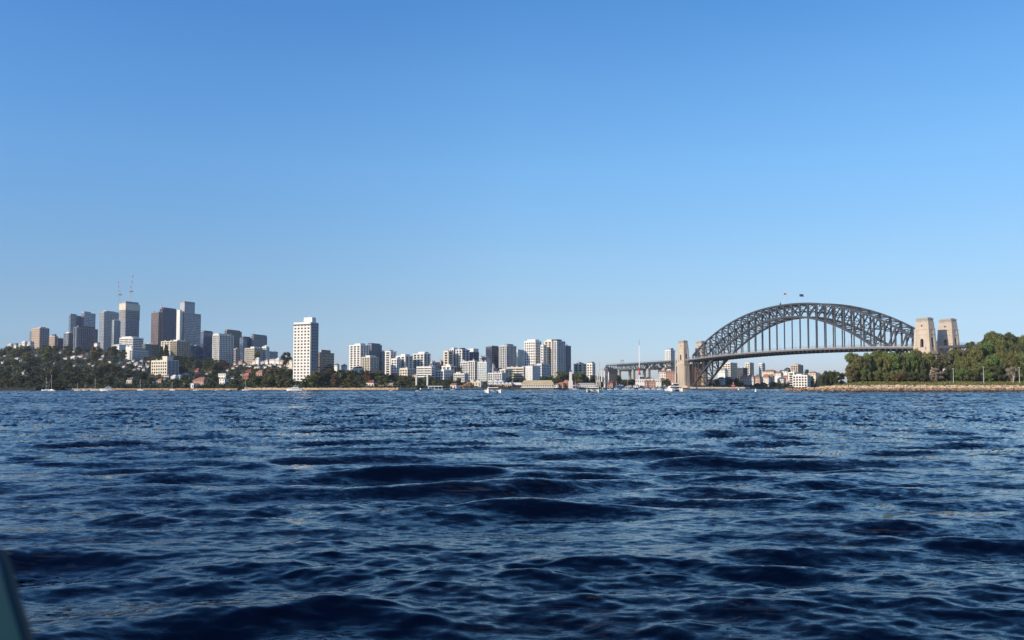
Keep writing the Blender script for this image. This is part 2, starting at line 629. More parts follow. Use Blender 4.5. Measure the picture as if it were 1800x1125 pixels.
    gust = noise(0.022, (0.30, 1.0, 1.0), 4, 0.6)
    gv = by_range(0.36, 0.62, 0.65, 1.2, gust.outputs['Fac'])
    s1 = vm('MULTIPLY', vm('SUBTRACT', n1.outputs['Color'], (.5, .5, .5)), (SL1 * .8, SL1, 0.0))
    s2 = vm('MULTIPLY', vm('SUBTRACT', n2.outputs['Color'], (.5, .5, .5)), (SL2 * .7, SL2, 0.0))
    s2 = vm('SCALE', s2, by_range(18, 110, 0.10, 1.0))
    sm = vm('SCALE', vm('ADD', s1, s2), gv)
    nn = vm('NORMALIZE', vm('ADD', g.outputs['Normal'], sm), None)
    nt.links.new(nn, b.inputs['Normal'])
    # thin pale matt streaks mixed in by patches
    f1 = noise(0.10, (0.55, 1.0, 1.0), 3, 0.5)
    f2 = noise(2.2, (0.35, 1.6, 1.0), 8, 0.75, 1.2)
    r1 = nt.nodes.new('ShaderNodeMapRange')
    r1.inputs['From Min'].default_value = 0.49
    r1.inputs['From Max'].default_value = 0.62
    r2 = nt.nodes.new('ShaderNodeMapRange')
    r2.inputs['From Min'].default_value = 0.53
    r2.inputs['From Max'].default_value = 0.70
    r2.inputs['To Max'].default_value = 0.24
    mu = nt.nodes.new('ShaderNodeMath')
    mu.operation = 'MULTIPLY'
    nt.links.new(f1.outputs['Fac'], r1.inputs['Value'])
    nt.links.new(f2.outputs['Fac'], r2.inputs['Value'])
    nt.links.new(r1.outputs[0], mu.inputs[0])
    nt.links.new(r2.outputs[0], mu.inputs[1])
    matt_streak = nt.nodes.new('ShaderNodeBsdfDiffuse')
    matt_streak.inputs['Color'].default_value = (0.27, 0.27, 0.25, 1)
    ms = nt.nodes.new('ShaderNodeMixShader')
    out = nt.nodes['Material Output']
    nt.links.new(mu.outputs[0], ms.inputs[0])
    nt.links.new(b.outputs[0], ms.inputs[1])
    nt.links.new(matt_streak.outputs[0], ms.inputs[2])
    nt.links.new(ms.outputs[0], out.inputs['Surface'])
    me.materials.append(m)
    o = bpy.data.objects.new('water', me)
    col.objects.link(o)
    o['kind'] = 'structure'
    return o


make_water()

# ------------------------------------------------------------------ tall buildings
KEEP = []      # photo rectangles that trees in front must leave free: (x0, x1, y0, y1, depth)
STY = {  # floor height, band height, band out, pier spacing, pier width, pier out
    'band': (4.0, 1.7, .55, 9.0, .8, .30),
    'grid': (4.0, 1.3, .35, 4.2, 1.2, .50),
    'rib': (4.2, .7, .20, 4.2, 1.3, .80),
    'curtain': (4.2, .8, .12, 4.5, .35, .22),
    'punched': (4.8, 1.9, .50, 5.3, 2.0, .60),
    'balcony': (4.3, 1.2, 1.5, 8.0, 3.0, 1.0),
    'slot': (4.2, 2.1, .30, 5.0, 2.5, .40),
    'fins': (7.0, .5, .2, 6.5, 1.3, 1.0),
    'stripe': (3.9, 1.9, .8, 14.0, .6, .3),
    'blank': (3.6, 3.0, .2, 6.0, 4.6, .3),
}


def facade(root, x0, x1, y0, y1, z0, z1, wall, glass, sty, frames=True):
    fh, bh, bo, ps, pw, po = STY[sty]
    MB().box(x0, x1, y0, y1, z0, z1).build('glazing', GLASS[glass], root)
    nfl = max(1, int(round((z1 - z0) / fh)))
    fh = (z1 - z0) / nfl
    b = MB()
    for k in range(1, nfl + 1):
        z = z0 + k * fh
        zz = z + (0.9 if k == nfl else 0)
        b.box(x0 - bo, x1 + bo, y0 - bo, y1 + bo, z - bh, zz)
    b.build('floor_bands', WALL[wall], root, kind='stuff')
    p = MB()
    nx, ny = max(1, round((x1 - x0) / ps)), max(1, round((y1 - y0) / ps))
    for i in range(nx + 1):
        cx = x0 + (x1 - x0) * i / nx
        a, c = max(x0 - po, cx - pw / 2), min(x1 + po, cx + pw / 2)
        for ya, yb in ((y0 - po, y0 + .3), (y1 - .3, y1 + po)):
            p.box(a, c, ya, yb, z0, z1 + 0.4)
    for i in range(ny + 1):
        cy = y0 + (y1 - y0) * i / ny
        a, c = max(y0 - po + .01, cy - pw / 2), min(y1 + po - .01, cy + pw / 2)
        for xa, xb in ((x0 - po - .02, x0 + .3), (x1 - .3, x1 + po + .02)):
            p.box(xa, xb, a, c, z0, z1 + 0.35)
    p.build('piers', WALL[wall], root, kind='stuff')


def building(name, label, cat, x0, xs, x1, yt, yb, D, wall='white', glass='window', sty='grid', th=28, top=(), rmax=70,
             group=None, keep=True, side=None):
    """x0, xs, x1: photo columns of the left edge, the nearest corner and the right edge"""
    if D is None:
        D = ground_at(xs, yb)
    C = P(xs, HOR, D)
    a = Vector((-math.cos(R(th)), math.sin(R(th)), 0))
    b = Vector((math.sin(R(th)), math.cos(R(th)), 0))
    u0, u1 = PX(x0, 1), PX(x1, 1)
    L = (u0 * C.y - C.x) / (a.x - u0 * a.y) if x0 < xs else 12
    Rr = (u1 * C.y - C.x) / (b.x - u1 * b.y) if x1 > xs else 16
    L, Rr = min(abs(L), rmax), min(abs(Rr), rmax)
    L, Rr = max(L, 5), max(Rr, 5)
    zt = P(xs, yt, D).z
    gz = min(P(xs, yb, D).z, land_z(xs, D)) - 4
    gz = max(gz, 0.5)
    root = thing(name, label, cat, (C.x, C.y, gz), -R(th), group)
    H = zt - gz
    facade(root, -L, 0, 0, Rr, 0, H, wall, glass, sty)
    MB().box(-L + .6, -.6, .6, Rr - .6, H, H + .5).build('roof', ROOF['iron'], root)
    for t in top:
        fx0, fx1, fy0, fy1, h, w = t[:6]
        z = H + .5 + (t[6] if len(t) > 6 else 0)
        q = MB()
        q.box(-L + fx0 * L, -L + fx1 * L, fy0 * Rr, fy1 * Rr, z, z + h)
        q.box(-L + fx0 * L - .25, -L + fx1 * L + .25, fy0 * Rr - .25, fy1 * Rr + .25, z + h - .9, z + h + .3)
        q.build('plant_room', WALL.get(w) or GLASS[w], root)
    q = MB()        # vents, tanks and masts left standing on the roof
    rr = random.Random(int(x0 * 7 + D))
    for k in range(rr.randint(3, 6)):
        cx, cy = rr.uniform(-L + 2, -2), rr.uniform(1.5, max(2, Rr - 2))
        w_, h_ = rr.uniform(.8, min(3.5, L / 5)), rr.uniform(1.2, 3.6)
        q.box(cx - w_ / 2, cx + w_ / 2, cy - w_ / 2, cy + w_ / 2, H + .5, H + .5 + h_)
    cx, cy = rr.uniform(-L + 2, -2), rr.uniform(1.5, max(2, Rr - 2))
    q.bar((cx, cy, H), (cx, cy, H + rr.uniform(4, 8)), .35)
    q.build('roof_clutter', WALL[rr.choice(['offwhite', 'midgrey', 'grey', 'white'])], root, kind='stuff')
    if side:        # darker panel puts the right-hand face's shade into its colour, with glass columns
        MB().box(.2, 1.3, .5, Rr - .5, 0, H - .3).build('side_shade_panel', WALL[side], root)
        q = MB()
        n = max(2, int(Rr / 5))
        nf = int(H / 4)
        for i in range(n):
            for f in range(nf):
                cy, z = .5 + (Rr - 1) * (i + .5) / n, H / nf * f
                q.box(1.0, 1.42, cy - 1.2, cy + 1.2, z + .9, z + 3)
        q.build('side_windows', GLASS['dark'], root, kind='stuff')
    if keep:
        KEEP.append((x0, x1, yt, yb, D))
    root['dims'] = (L, Rr, H)
    return root


def dims(o):
    return tuple(o['dims'])


# --- left skyline
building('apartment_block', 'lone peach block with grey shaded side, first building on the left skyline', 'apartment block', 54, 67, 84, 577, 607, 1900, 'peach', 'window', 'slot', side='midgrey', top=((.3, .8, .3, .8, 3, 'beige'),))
building('apartment_block', 'narrow grey block tucked behind the lone peach block', 'apartment block', 50, 55, 64, 582, 606, 1990, 'midgrey', 'dark', 'grid')
building('brick_building', 'low peach and white building right of the lone peach block', 'building', 85, 94, 99, 591, 607, 1880, 'peach', 'window', 'punched', top=((.4, 1, 0, .6, 4, 'dark'),))
building('office_building', 'low dark office wing behind and left of the ribbed navy office', 'office building', 97, 99, 112, 595, 607, 1950, 'navy', 'blue', 'curtain')
building('office_tower', 'left slab of the twin dark blue glass towers', 'office tower', 119, 121, 143, 554, 600, 2150, 'midgrey', 'blue', 'curtain', th=14, top=((.15, .95, .0, .5, 3.5, 'plum'),))
building('office_tower', 'right slab of the twin dark blue glass towers, with white core', 'office tower', 140, 145, 165, 550, 600, 2180, 'grey', 'blue', 'curtain', th=18, top=((.1, .9, .0, .6, 3.5, 'grey'),))
building('office_building', 'broad navy office building with pale vertical ribs', 'office building', 128, 132, 170, 576, 610, 1900, 'midgrey', 'navy', 'fins', th=12, top=((.1, .9, .1, .9, 5, 'dark'),))
building('office_building', 'stepped lower wing left of the navy ribbed office', 'office building', 110, 118, 131, 586, 608, 1915, 'midgrey', 'navy', 'grid', th=20, top=((.2, .9, .2, .8, 3, 'white'),))
building('office_tower', 'square grey tower with bright pinstriped edge left of the crane tower', 'office tower', 172, 180, 206, 549, 604, 2100, 'grey', 'grey', 'grid', th=22, top=((.02, .98, .02, .98, 2.5, 'midgrey'), (.2, .8, .2, .8, 2.0, 'white', 2.6)))
building('office_building', 'pale green glass building squeezed left of the crane tower', 'office building', 196, 198, 209, 563, 606, 2000, 'grey', 'green', 'grid', th=15)
ct = building('tower_under_construction', 'unfinished grey tower topped by cream screens and two cranes', 'tower', 208, 218, 242, 562, 600, 2050, 'grey', 'grey', 'grid', th=24)
L_, R_, H_ = dims(ct)
px = 2050 / F
q = MB()
q.box(-L_ - 1, 1, -1, R_ + 1, H_ + .6, H_ + 17 * px)
q.build('scaffold_levels', mat('debris_netting', (0.22, 0.21, 0.21), 0.9, 0.3, 0.12, stretch=(1, 1, 3)), ct)
q = MB()
for k in range(5):
    q.box(-L_ - 1.6, 1.6, -1.6, R_ + 1.6, H_ + 2 + k * 5, H_ + 2.9 + k * 5)
q.build('scaffold_deck', WALL['offwhite'], ct, kind='stuff')
MB().box(-L_ - 1.5, 1.5, -1.5, R_ + 1.5, H_ + 17.3 * px, H_ + 29 * px).build('screen_panels', WALL['cream'], ct)
MB().box(-L_ + 6, -1, 1, R_ - 1, H_ + 29.1 * px, H_ + 33 * px).build('jump_form', WALL['midgrey'], ct)
building('office_tower', 'pink granite front slab of the tower with a rooftop mast', 'office tower', 264, 276, 284, 549, 610, 2020, 'plum', 'dark', 'rib', th=30)
ap = building('office_tower', 'navy curved glass tower behind the pink slab, white mast on its roof', 'office tower', 279, 283, 310, 543, 606, 2060, 'navy', 'navy', 'rib', th=18, top=((.1, .9, .1, .9, 4, 'dark'),))
L_, R_, H_ = dims(ap)
q = MB()
q.cyl((-L_ * .9, 3, H_), (-L_ * .9, 3, H_ + 14), 1.4, 1.0, 8)
q.cyl((-L_ * .9, 3, H_ + 14), (-L_ * .9, 3, H_ + 34), .45, .15, 6)
q.build('antenna', M_MAST, ap)
building('office_tower', 'tall pale grey tower with white left edge, tallest of the right-hand pair', 'office tower', 309, 322, 351, 550, 612, 1980, 'grey', 'grey', 'curtain', th=26, top=((.35, 1, 0, .62, 25, 'grey'), (.35, 1, 0, .62, 3, 'midgrey', 25.5)))
building('office_building', 'narrow white fin wall on the left of the tall pale grey tower', 'office tower', 308.5, 314, 317, 545, 612, 1970, 'white', 'dark', 'blank', th=26)
building('office_tower', 'dark blue glass block right of the tall pale grey tower', 'office tower', 351, 356, 374, 584, 626, 1850, 'navy', 'blue', 'curtain', th=20, top=((.1, .9, .1, .9, 3.5, 'dark'),))
building('apartment_tower', 'beige and white tower with bold vertical white columns', 'apartment tower', 373, 384, 409, 589, 636, 1720, 'white', 'dark', 'rib', th=28, top=((.0, .9, 0, .6, 3, 'offwhite'),))
building('office_tower', 'dull brown-grey tower behind the white-columned tower', 'office tower', 394, 397, 423, 581, 632, 1900, 'brown', 'dark', 'punched', th=14, top=((.1, .95, .1, .9, 2.5, 'dark'),))
building('office_tower', 'blue glass tower between the brown-grey tower and charcoal tower', 'office tower', 420, 426, 441, 594, 632, 1880, 'navy', 'blue', 'curtain', th=22, top=((.3, .9, .1, .9, 3, 'navy'),))
building('office_building', 'small peach block at the foot of the blue glass tower', 'building', 409, 413, 421, 614, 632, 1840, 'peach', 'dark', 'punched')
building('office_tower', 'charcoal topped square tower, rightmost tower of the office cluster', 'office tower', 441, 444, 468, 590, 614, 1900, 'midgrey', 'dark', 'grid', th=14, top=((.02, .98, .02, .98, 3.2, 'dark'),))
building('apartment_block', 'beige striped block in front of the charcoal topped tower', 'apartment block', 430, 446, 460, 612, 634, 1700, 'cream', 'dark', 'rib', th=38, top=((.6, 1, 0, .5, 2.5, 'white'),))
building('office_building', 'small white cube building right of the beige striped block', 'building', 460, 467, 472, 610, 622, 1720, 'white', 'window', 'punched', th=30)
building('office_building', 'low dark grey offices right of the small white cube building', 'office building', 468, 472, 487, 618, 629, 1750, 'midgrey', 'navy', 'stripe', th=18)
# mid-slope blocks
building('apartment_block', 'white stepped block below the pale green glass building', 'apartment block', 209, 232, 250, 594, 607, 1800, 'white', 'window', 'stripe', th=24, top=((.05, .8, .1, .9, 3, 'white'),))
building('office_building', 'slate green office block between the white stepped block and pink slab', 'office building', 249, 254, 276, 605, 623, 1700, 'green', 'dark', 'grid', th=20)
building('apartment_block', 'plain white block with plum roof storey, left of the slate green office', 'apartment block', 220, 230, 233, 610, 633, None, 'white', 'window', 'blank', th=26)
building('apartment_block', 'white gridded apartment block below the slate green office', 'apartment block', 230, 231, 259, 616, 634, None, 'offwhite', 'dark', 'grid', th=10, top=((.0, .55, .1, .9, 5, 'plum'),))
building('apartment_block', 'cream balconied block under the pink slab tower', 'apartment block', 283, 306, 312, 600, 624, 1800, 'cream', 'window', 'balcony', th=22)
building('apartment_block', 'tan apartment block with brown vertical bays under the tall grey tower', 'apartment block', 300, 309, 332, 600, 623, 1740, 'beige', 'dark', 'rib', th=26, top=((.1, .9, .1, .7, 3, 'white'),))
building('office_building', 'low navy glass building right of the tan bayed block', 'office building', 330, 333, 352, 608, 626, 1820, 'navy', 'blue', 'curtain', th=18)
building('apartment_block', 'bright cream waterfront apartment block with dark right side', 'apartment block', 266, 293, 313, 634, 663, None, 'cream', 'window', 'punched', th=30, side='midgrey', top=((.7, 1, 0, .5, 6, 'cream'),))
# blues tower
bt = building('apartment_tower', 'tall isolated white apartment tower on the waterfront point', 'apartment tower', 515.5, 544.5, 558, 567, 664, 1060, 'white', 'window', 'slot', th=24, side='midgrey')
L_, R_, H_ = dims(bt)
q = MB().box(-L_ * .52, -.5, R_ * .25, R_ * .75, H_ + .6, H_ + 7.5)
q.build('lift_room', WALL['white'], bt)
q = MB().box(-L_ - .6, .6, -.6, R_ + .6, H_ - 3.4, H_ - 1.8)
q.build('penthouse_windows', GLASS['dark'], bt)
q = MB()
q.cyl((-L_ * .3, R_ * .5, H_ + 7), (-L_ * .3, R_ * .5, H_ + 12.5), .16, .08, 5)
q.cyl((-L_ * .3 - 1.2, R_ * .5, H_ + 9.8), (-L_ * .3 + 1.2, R_ * .5, H_ + 9.8), .1, .1, 5)
q.build('antenna', M_MAST, bt)
building('apartment_block', 'brown brick block directly right of the tall isolated white tower', 'apartment block', 556, 561, 586, 620, 644, 1250, 'brown', 'dark', 'stripe', th=14, top=((.1, .5, .2, .8, 3.5, 'offwhite'), (.62, .85, .2, .8, 4.5, 'dark')))
# lavender bay / milsons point
N = 1450
building('apartment_tower', 'white tower with columns of dark balconies, left end of the central cluster', 'apartment tower', 615, 633, 647, 607, 646, N, 'white', 'dark', 'balcony', th=32, top=((.5, 1, 0, .6, 3, 'offwhite'),))
building('apartment_tower', 'dark fronted curved tower right of the white balcony tower', 'apartment tower', 645, 652, 670, 606, 645, N + 40, 'midgrey', 'navy', 'rib', th=26, top=((.05, .95, .05, .9, 2.5, 'navy'),))
building('apartment_block', 'cream block low in front of the dark curved tower', 'apartment block', 635, 650, 664, 628, 648, N - 60, 'cream', 'window', 'rib', th=34, top=((.5, 1, 0, .6, 2.5, 'white'),))
building('apartment_block', 'dark grey slab right of the dark curved tower', 'apartment block', 669, 671, 679, 618, 650, N + 60, 'midgrey', 'dark', 'grid', th=18)
building('apartment_tower', 'slim white tower with black window column beside the dark grey slab', 'apartment tower', 678, 686, 695, 618, 652, N, 'white', 'dark', 'balcony', th=34, top=((.4, .9, 0, .6, 2, 'midgrey'),))
building('apartment_block', 'small white block leaning on the slim white tower', 'apartment block', 688, 697, 704, 631, 654, N - 30, 'white', 'window', 'punched', th=34)
building('apartment_block', 'white apartment block with peaked roofline left of the curved white block', 'apartment block', 698, 712, 724, 626, 656, N - 20, 'white', 'window', 'balcony', th=36, top=((.4, .9, .1, .8, 3, 'white'),))
building('apartment_tower', 'cream and white block with curved dark right edge above the terraces', 'apartment block', 727, 745, 755, 622, 652, N, 'offwhite', 'window', 'balcony', th=36, top=((.4, 1, .1, .8, 3, 'white'),))
building('terrace_flats', 'long white ribbed flats above the two tall white piles', 'flats', 733, 758, 764, 645, 661, N - 150, 'white', 'window', 'stripe', th=22)
building('terrace_flats', 'white terraces stepping down right of the long ribbed flats', 'flats', 761, 780, 797, 651, 664, N - 140, 'white', 'window', 'punched', th=36)
building('apartment_block', 'small pinkish block left of the stepped tower cluster', 'apartment block', 767, 775, 783, 635, 650, N + 60, 'peach', 'window', 'punched', th=36)
building('apartment_tower', 'white stepped left shoulder of the central apartment cluster', 'apartment tower', 781, 788, 795, 618, 652, N, 'cream', 'window', 'balcony', th=38)
building('apartment_tower', 'white and charcoal tower beside the stepped left shoulder', 'apartment tower', 791, 797, 806, 614, 652, N + 20, 'white', 'dark', 'rib', th=40, top=((.3, .9, .1, .8, 2.5, 'offwhite'),))
building('apartment_tower', 'white balcony tower left of the round crowned tower', 'apartment tower', 802, 812, 824, 615, 654, N + 10, 'offwhite', 'dark', 'balcony', th=40, top=((.55, .95, 0, .5, 3, 'dark'),))
building('apartment_tower', 'dark tower capped with a plain white crown', 'apartment tower', 823, 832, 841, 619, 650, N + 30, 'midgrey', 'dark', 'rib', th=40, top=((0, 1, 0, 1, 6, 'white'),))
building('apartment_block', 'white block with bay windows below the stepped cluster', 'apartment block', 810, 822, 828, 636, 665, N - 60, 'offwhite', 'window', 'grid', th=38)
building('apartment_block', 'bright white block with tall white piers beside the bay window block', 'apartment block', 824, 834, 842, 635, 668, N - 80, 'white', 'window', 'rib', th=38)
building('apartment_block', 'white framed glassy block, window grid facing the water', 'apartment block', 840, 855, 860, 637, 668, N - 90, 'offwhite', 'green', 'grid', th=30)
building('terrace_flats', 'low pink-grey waterfront flats left of the bay window block', 'flats', 798, 816, 823, 657, 670, N - 150, 'offwhite', 'window', 'grid', th=30)
building('office_tower', 'dark teal glass tower with white window strip, darkest of the centre', 'office tower', 854, 864, 878, 610, 655, N + 20, 'dark', 'navy', 'curtain', th=38, top=((.1, .9, .1, .9, 2, 'midgrey'),))
building('office_building', 'low navy building at the foot of the dark teal glass tower', 'office building', 866, 868, 882, 647, 655, N - 40, 'navy', 'navy', 'curtain', th=24)
building('apartment_tower', 'cream and grey tower with deep vertical slots right of dark teal tower', 'apartment tower', 878, 890, 907, 608, 658, N, 'offwhite', 'dark', 'rib', th=40, top=((.5, 1, .1, .7, 3, 'midgrey'),))
building('office_tower', 'pale aqua glass tower with white top between two taller white towers', 'office tower', 907, 910, 925, 619, 648, N + 60, 'offwhite', 'green', 'curtain', th=24, top=((0, 1, 0, 1, 4.5, 'white'),))
building('office_building', 'horizontally striped white building under the pale aqua tower', 'office building', 892, 920, 926, 646, 664, N - 80, 'cream', 'window', 'stripe', th=20)
building('terrace_flats', 'row of narrow white flats with dark slots above the catamaran', 'flats', 858, 882, 892, 656, 672, N - 130, 'offwhite', 'dark', 'grid', th=26)
building('apartment_tower', 'tall white tower dotted with windows right of the pale aqua tower', 'apartment tower', 922, 941, 951, 600, 650, N + 20, 'white', 'window', 'punched', th=36, top=((.2, .95, .1, .8, 3, 'white'),))
building('office_building', 'white blank-walled block with dark side above the long wharf shed', 'building', 924, 936, 949, 644, 667, N - 90, 'offwhite', 'navy', 'blank', th=38)
building('apartment_tower', 'slender white front tower of the tall right-hand pair', 'apartment tower', 951, 955, 960, 607, 650, N + 10, 'white', 'window', 'punched', th=40)
building('apartment_tower', 'cream tower with rounded balconies in the tall right-hand pair', 'apartment tower', 958, 970, 976, 600, 654, N + 20, 'cream', 'window', 'balcony', th=38, top=((.2, .9, .1, .9, 3, 'cream'),))
building('apartment_tower', 'tall tower with white prow and shaded grey side, right of cream tower', 'apartment tower', 973, 979, 993, 600, 656, N + 10, 'offwhite', 'grey', 'rib', th=44, top=((.1, 1, 0, .6, 3, 'dark'),))
building('apartment_tower', 'grey shaded step on the right end of the tall pair', 'apartment tower', 990, 992, 1003, 608, 658, N + 40, 'midgrey', 'grey', 'rib', th=40)
# kirribilli side and beyond
building('terrace_flats', 'white and tan flats left of the viaduct end, above dark trees', 'flats', 1010, 1024, 1033, 640, 652, N + 60, 'cream', 'window', 'balcony', th=38)
building('terrace_flats', 'white villa with grey hipped top at the viaduct end', 'flats', 1032, 1041, 1046, 639, 655, N + 20, 'white', 'window', 'punched', th=38, top=((.1, .9, .1, .9, 2.5, 'midgrey'),))
building('apartment_tower', 'lone white tower standing beyond the viaduct, left of the stone pylon', 'apartment tower', 1170, 1179, 1187, 616, 644, 1900, 'white', 'dark', 'punched', th=42, top=((.5, .9, .2, .8, 5, 'midgrey'),))
building('apartment_block', 'cream apartment block seen under the bridge deck near the lower chord', 'apartment block', 1271, 1284, 1296, 638, 658, 1750, 'cream', 'window', 'punched', th=45)
building('apartment_block', 'dark glazed flats under the bridge right of the cream block', 'apartment block', 1297, 1306, 1314, 647, 659, 1700, 'dark', 'window', 'grid', th=45)
building('apartment_tower', 'tan tower seen under the bridge deck', 'apartment tower', 1311, 1318, 1325, 638, 660, 1760, 'cream', 'window', 'punched', th=45)
building('apartment_tower', 'thin white tower seen under the bridge right of the tan tower', 'apartment tower', 1335, 1340, 1345, 639, 660, 1780, 'white', 'window', 'grid', th=45)
building('apartment_block', 'tan hilltop block with dark side under the bridge span', 'apartment block', 1391, 1403, 1412, 642, 657, 1800, 'beige', 'window', 'punched', th=48, top=((.3, .8, .2, .8, 2, 'beige'),))
building('apartment_block', 'big white harbourside apartment block left of the sandstone point', 'apartment block', 1394, 1419, 1424, 660, 681, 1510, 'white', 'dark', 'punched', th=48, top=((.2, .6, .1, .6, 2.5, 'tile' if False else 'offwhite'),))
building('apartment_block', 'white stepped wing behind the big white harbourside block', 'apartment block', 1387, 1396, 1402, 655, 676, 1560, 'white', 'window', 'balcony', th=48)


building('terrace_flats', 'small cream flats squeezed below the peaked white block', 'flats', 703, 716, 729, 648, 661, N - 90, 'cream', 'window', 'punched', th=36)
building('apartment_block', 'white block filling the gap left of the small pinkish block', 'apartment block', 753, 764, 772, 637, 650, N + 40, 'offwhite', 'window', 'punched', th=36)
building('terrace_flats', 'pale stepped flats under the stepped left shoulder tower', 'flats', 778, 792, 803, 644, 660, N - 60, 'white', 'window', 'balcony', th=38, top=((.3, .8, .1, .7, 3, 'offwhite'),))
building('apartment_block', 'pale block behind the dark teal glass tower, left side', 'apartment block', 838, 846, 857, 628, 650, N + 70, 'offwhite', 'window', 'grid', th=38)
building('terrace_flats', 'low cream flats between striped building and narrow white flats', 'flats', 880, 888, 899, 650, 668, N - 105, 'cream', 'window', 'balcony', th=34)
building('apartment_block', 'pale wing between the blank-walled block and the cream tower', 'apartment block', 944, 952, 966, 640, 662, N - 40, 'offwhite', 'window', 'punched', th=38)


# ------------------------------------------------------------------ bridge
S0 = Vector((509.0, 980.0, 0))
E0 = Vector((316.0, 1470.0, 0))
AX = (E0 - S0).normalized()
AY = Vector((AX.y, -AX.x, 0))          # away from the camera, across the deck
if AY.x < 0:
    AY = -AY
SPAN = (E0 - S0).length
bridge = thing('arch_bridge', 'huge grey steel arch bridge with four stone pylons', 'bridge', S0, 0)


def B(s, d, z):
    """bridge coordinates -> local to the bridge empty"""
    p = AX * s + AY * d
    return Vector((p.x, p.y, z))


BM = Matrix(((AX.x, AY.x, 0, 0), (AX.y, AY.y, 0, 0), (0, 0, 1, 0), (0, 0, 0, 1)))
HALF, MID, NP = 244.0, 258.0, 28


def deck_z(s):
    t = (s - MID) / 260
    return 60.5 - 6.5 * min(1.35, t * t)


def zb(t):
    return 6 + 105.0 * (1 - t * t)


def zt(t):
    return 63.5 + 66.5 * (1 - abs(t) ** 2.15) - 2.5 * (abs(t) ** 8)


stn = [MID - HALF + 2 * HALF * i / NP for i in range(NP + 1)]
par = [(s - MID) / HALF for s in stn]
for d in (4.5, 34.5):
    for fn, nm, w, h in ((zt, 'top_chord', 2.4, 2.2), (zb, 'bottom_chord', 2.8, 2.8)):
        q = MB()
        for i in range(NP):
            q.bar(B(stn[i], d, fn(par[i])), B(stn[i + 1], d, fn(par[i + 1])), w, h)
        q.build(nm, M_STEEL, bridge)
    for i in range(NP + 1):
        MB().bar(B(stn[i], d, zb(par[i])), B(stn[i], d, zt(par[i])), 1.7, 1.9, AX).build('truss_post', M_STEEL, bridge)
        zz = deck_z(stn[i])
        if zb(par[i]) > zz + 3:
            MB().bar(B(stn[i], d, zz), B(stn[i], d, zb(par[i])), 1.1, 1.3, AX).build('hanger', M_STEEL, bridge)
    for i in range(NP):
        if i < NP // 2:
            a, b = (stn[i + 1], zb(par[i + 1])), (stn[i], zt(par[i]))
        else:
            a, b = (stn[i], zb(par[i])), (stn[i + 1], zt(par[i + 1]))
        MB().bar(B(a[0], d, a[1]), B(b[0], d, b[1]), 1.35, 1.5).build('truss_diagonal', M_STEEL, bridge)
for i in range(NP + 1):
    t = par[i]
    for fn in (zt, zb):
        MB().bar(B(stn[i], 4.5, fn(t)), B(stn[i], 34.5, fn(t)), 1.1, 1.3).build('cross_strut', M_STEEL, bridge)
    q = MB()
    zl = max(zb(t), deck_z(stn[i]) + 12)
    hh = zt(t) - zl
    if hh > 6:
        for a, b in (((4.5, zt(t)), (34.5, zl + .4 * hh)), ((34.5, zt(t)), (4.5, zl + .4 * hh))):
            q.bar(B(stn[i], a[0], a[1]), B(stn[i], b[0], b[1]), .8, .8)
        q.bar(B(stn[i], 4.5, zl + .4 * hh), B(stn[i], 34.5, zl + .4 * hh), .8, 1.0)
        q.build('sway_frame', M_STEEL, bridge)
    if zb(t) < deck_z(stn[i]) - 12:
        z2 = deck_z(stn[i]) - 6
        q = MB()
        q.bar(B(stn[i], 4.5, zb(t)), B(stn[i], 34.5, z2), .9, .9)
        q.bar(B(stn[i], 34.5, zb(t)), B(stn[i], 4.5, z2), .9, .9)
        q.build('sway_frame', M_STEEL, bridge)
for i in range(NP):
    for fn in (zt, zb):
        q = MB()
        q.bar(B(stn[i], 4.5, fn(par[i])), B(stn[i + 1], 34.5, fn(par[i + 1])), .7, .9)
        q.bar(B(stn[i], 34.5, fn(par[i])), B(stn[i + 1], 4.5, fn(par[i + 1])), .7, .9)
        q.build('lateral_brace', M_STEEL, bridge)
# deck
SN = 56
q, cg, rl, fa, fb, ga, gb = [MB() for _ in range(7)]
s_a, s_b = 13.0, SPAN - 13
for i in range(SN):
    a, b = s_a + (s_b - s_a) * i / SN, s_a + (s_b - s_a) * (i + 1) / SN
    za, z2 = deck_z(a), deck_z(b)
    q.add([B(a, -4.5, za - 1), B(b, -4.5, z2 - 1), B(b, 43.5, z2 - 1), B(a, 43.5, za - 1),
           B(a, -4.5, za), B(b, -4.5, z2), B(b, 43.5, z2), B(a, 43.5, za)],
          [(0, 3, 2, 1), (4, 5, 6, 7), (0, 1, 5, 4), (1, 2, 6, 5), (2, 3, 7, 6), (3, 0, 4, 7)])
    for fa_, d in ((fa, -4.4), (fb, 43.4)):
        fa_.bar(B(a, d, za - 1.6), B(b, d, z2 - 1.6), .5, 2.4)
    for fa_, d in ((ga, 3.0), (gb, 36.0)):
        fa_.bar(B(a, d, za - 3.0), B(b, d, z2 - 3.0), .7, 4.2)
    for d in (-4.3, 43.3):
        rl.bar(B(a, d, za + 2.6), B(b, d, z2 + 2.6), .22, .3)
        rl.bar(B(a, d, za + 1.3), B(b, d, z2 + 1.3), .16, .18)
        for k in range(3):
            ss = a + (b - a) * k / 3
            rl.bar(B(ss, d, deck_z(ss)), B(ss, d, deck_z(ss) + 2.6), .18)
    cg.bar(B(a, -3.8, za - 3.4), B(a, 42.8, za - 3.4), .9, 4.4)
q.build('deck', WALL['grey'], bridge)
for fa_ in (fa, fb):
    fa_.build('fascia_girder', M_STEEL2, bridge)
for fa_ in (ga, gb):
    fa_.build('deck_girder', M_STEEL2, bridge)
cg.build('cross_girders', M_STEEL, bridge, kind='stuff')
rl.build('railings', M_STEEL2, bridge, kind='stuff')
q = MB()
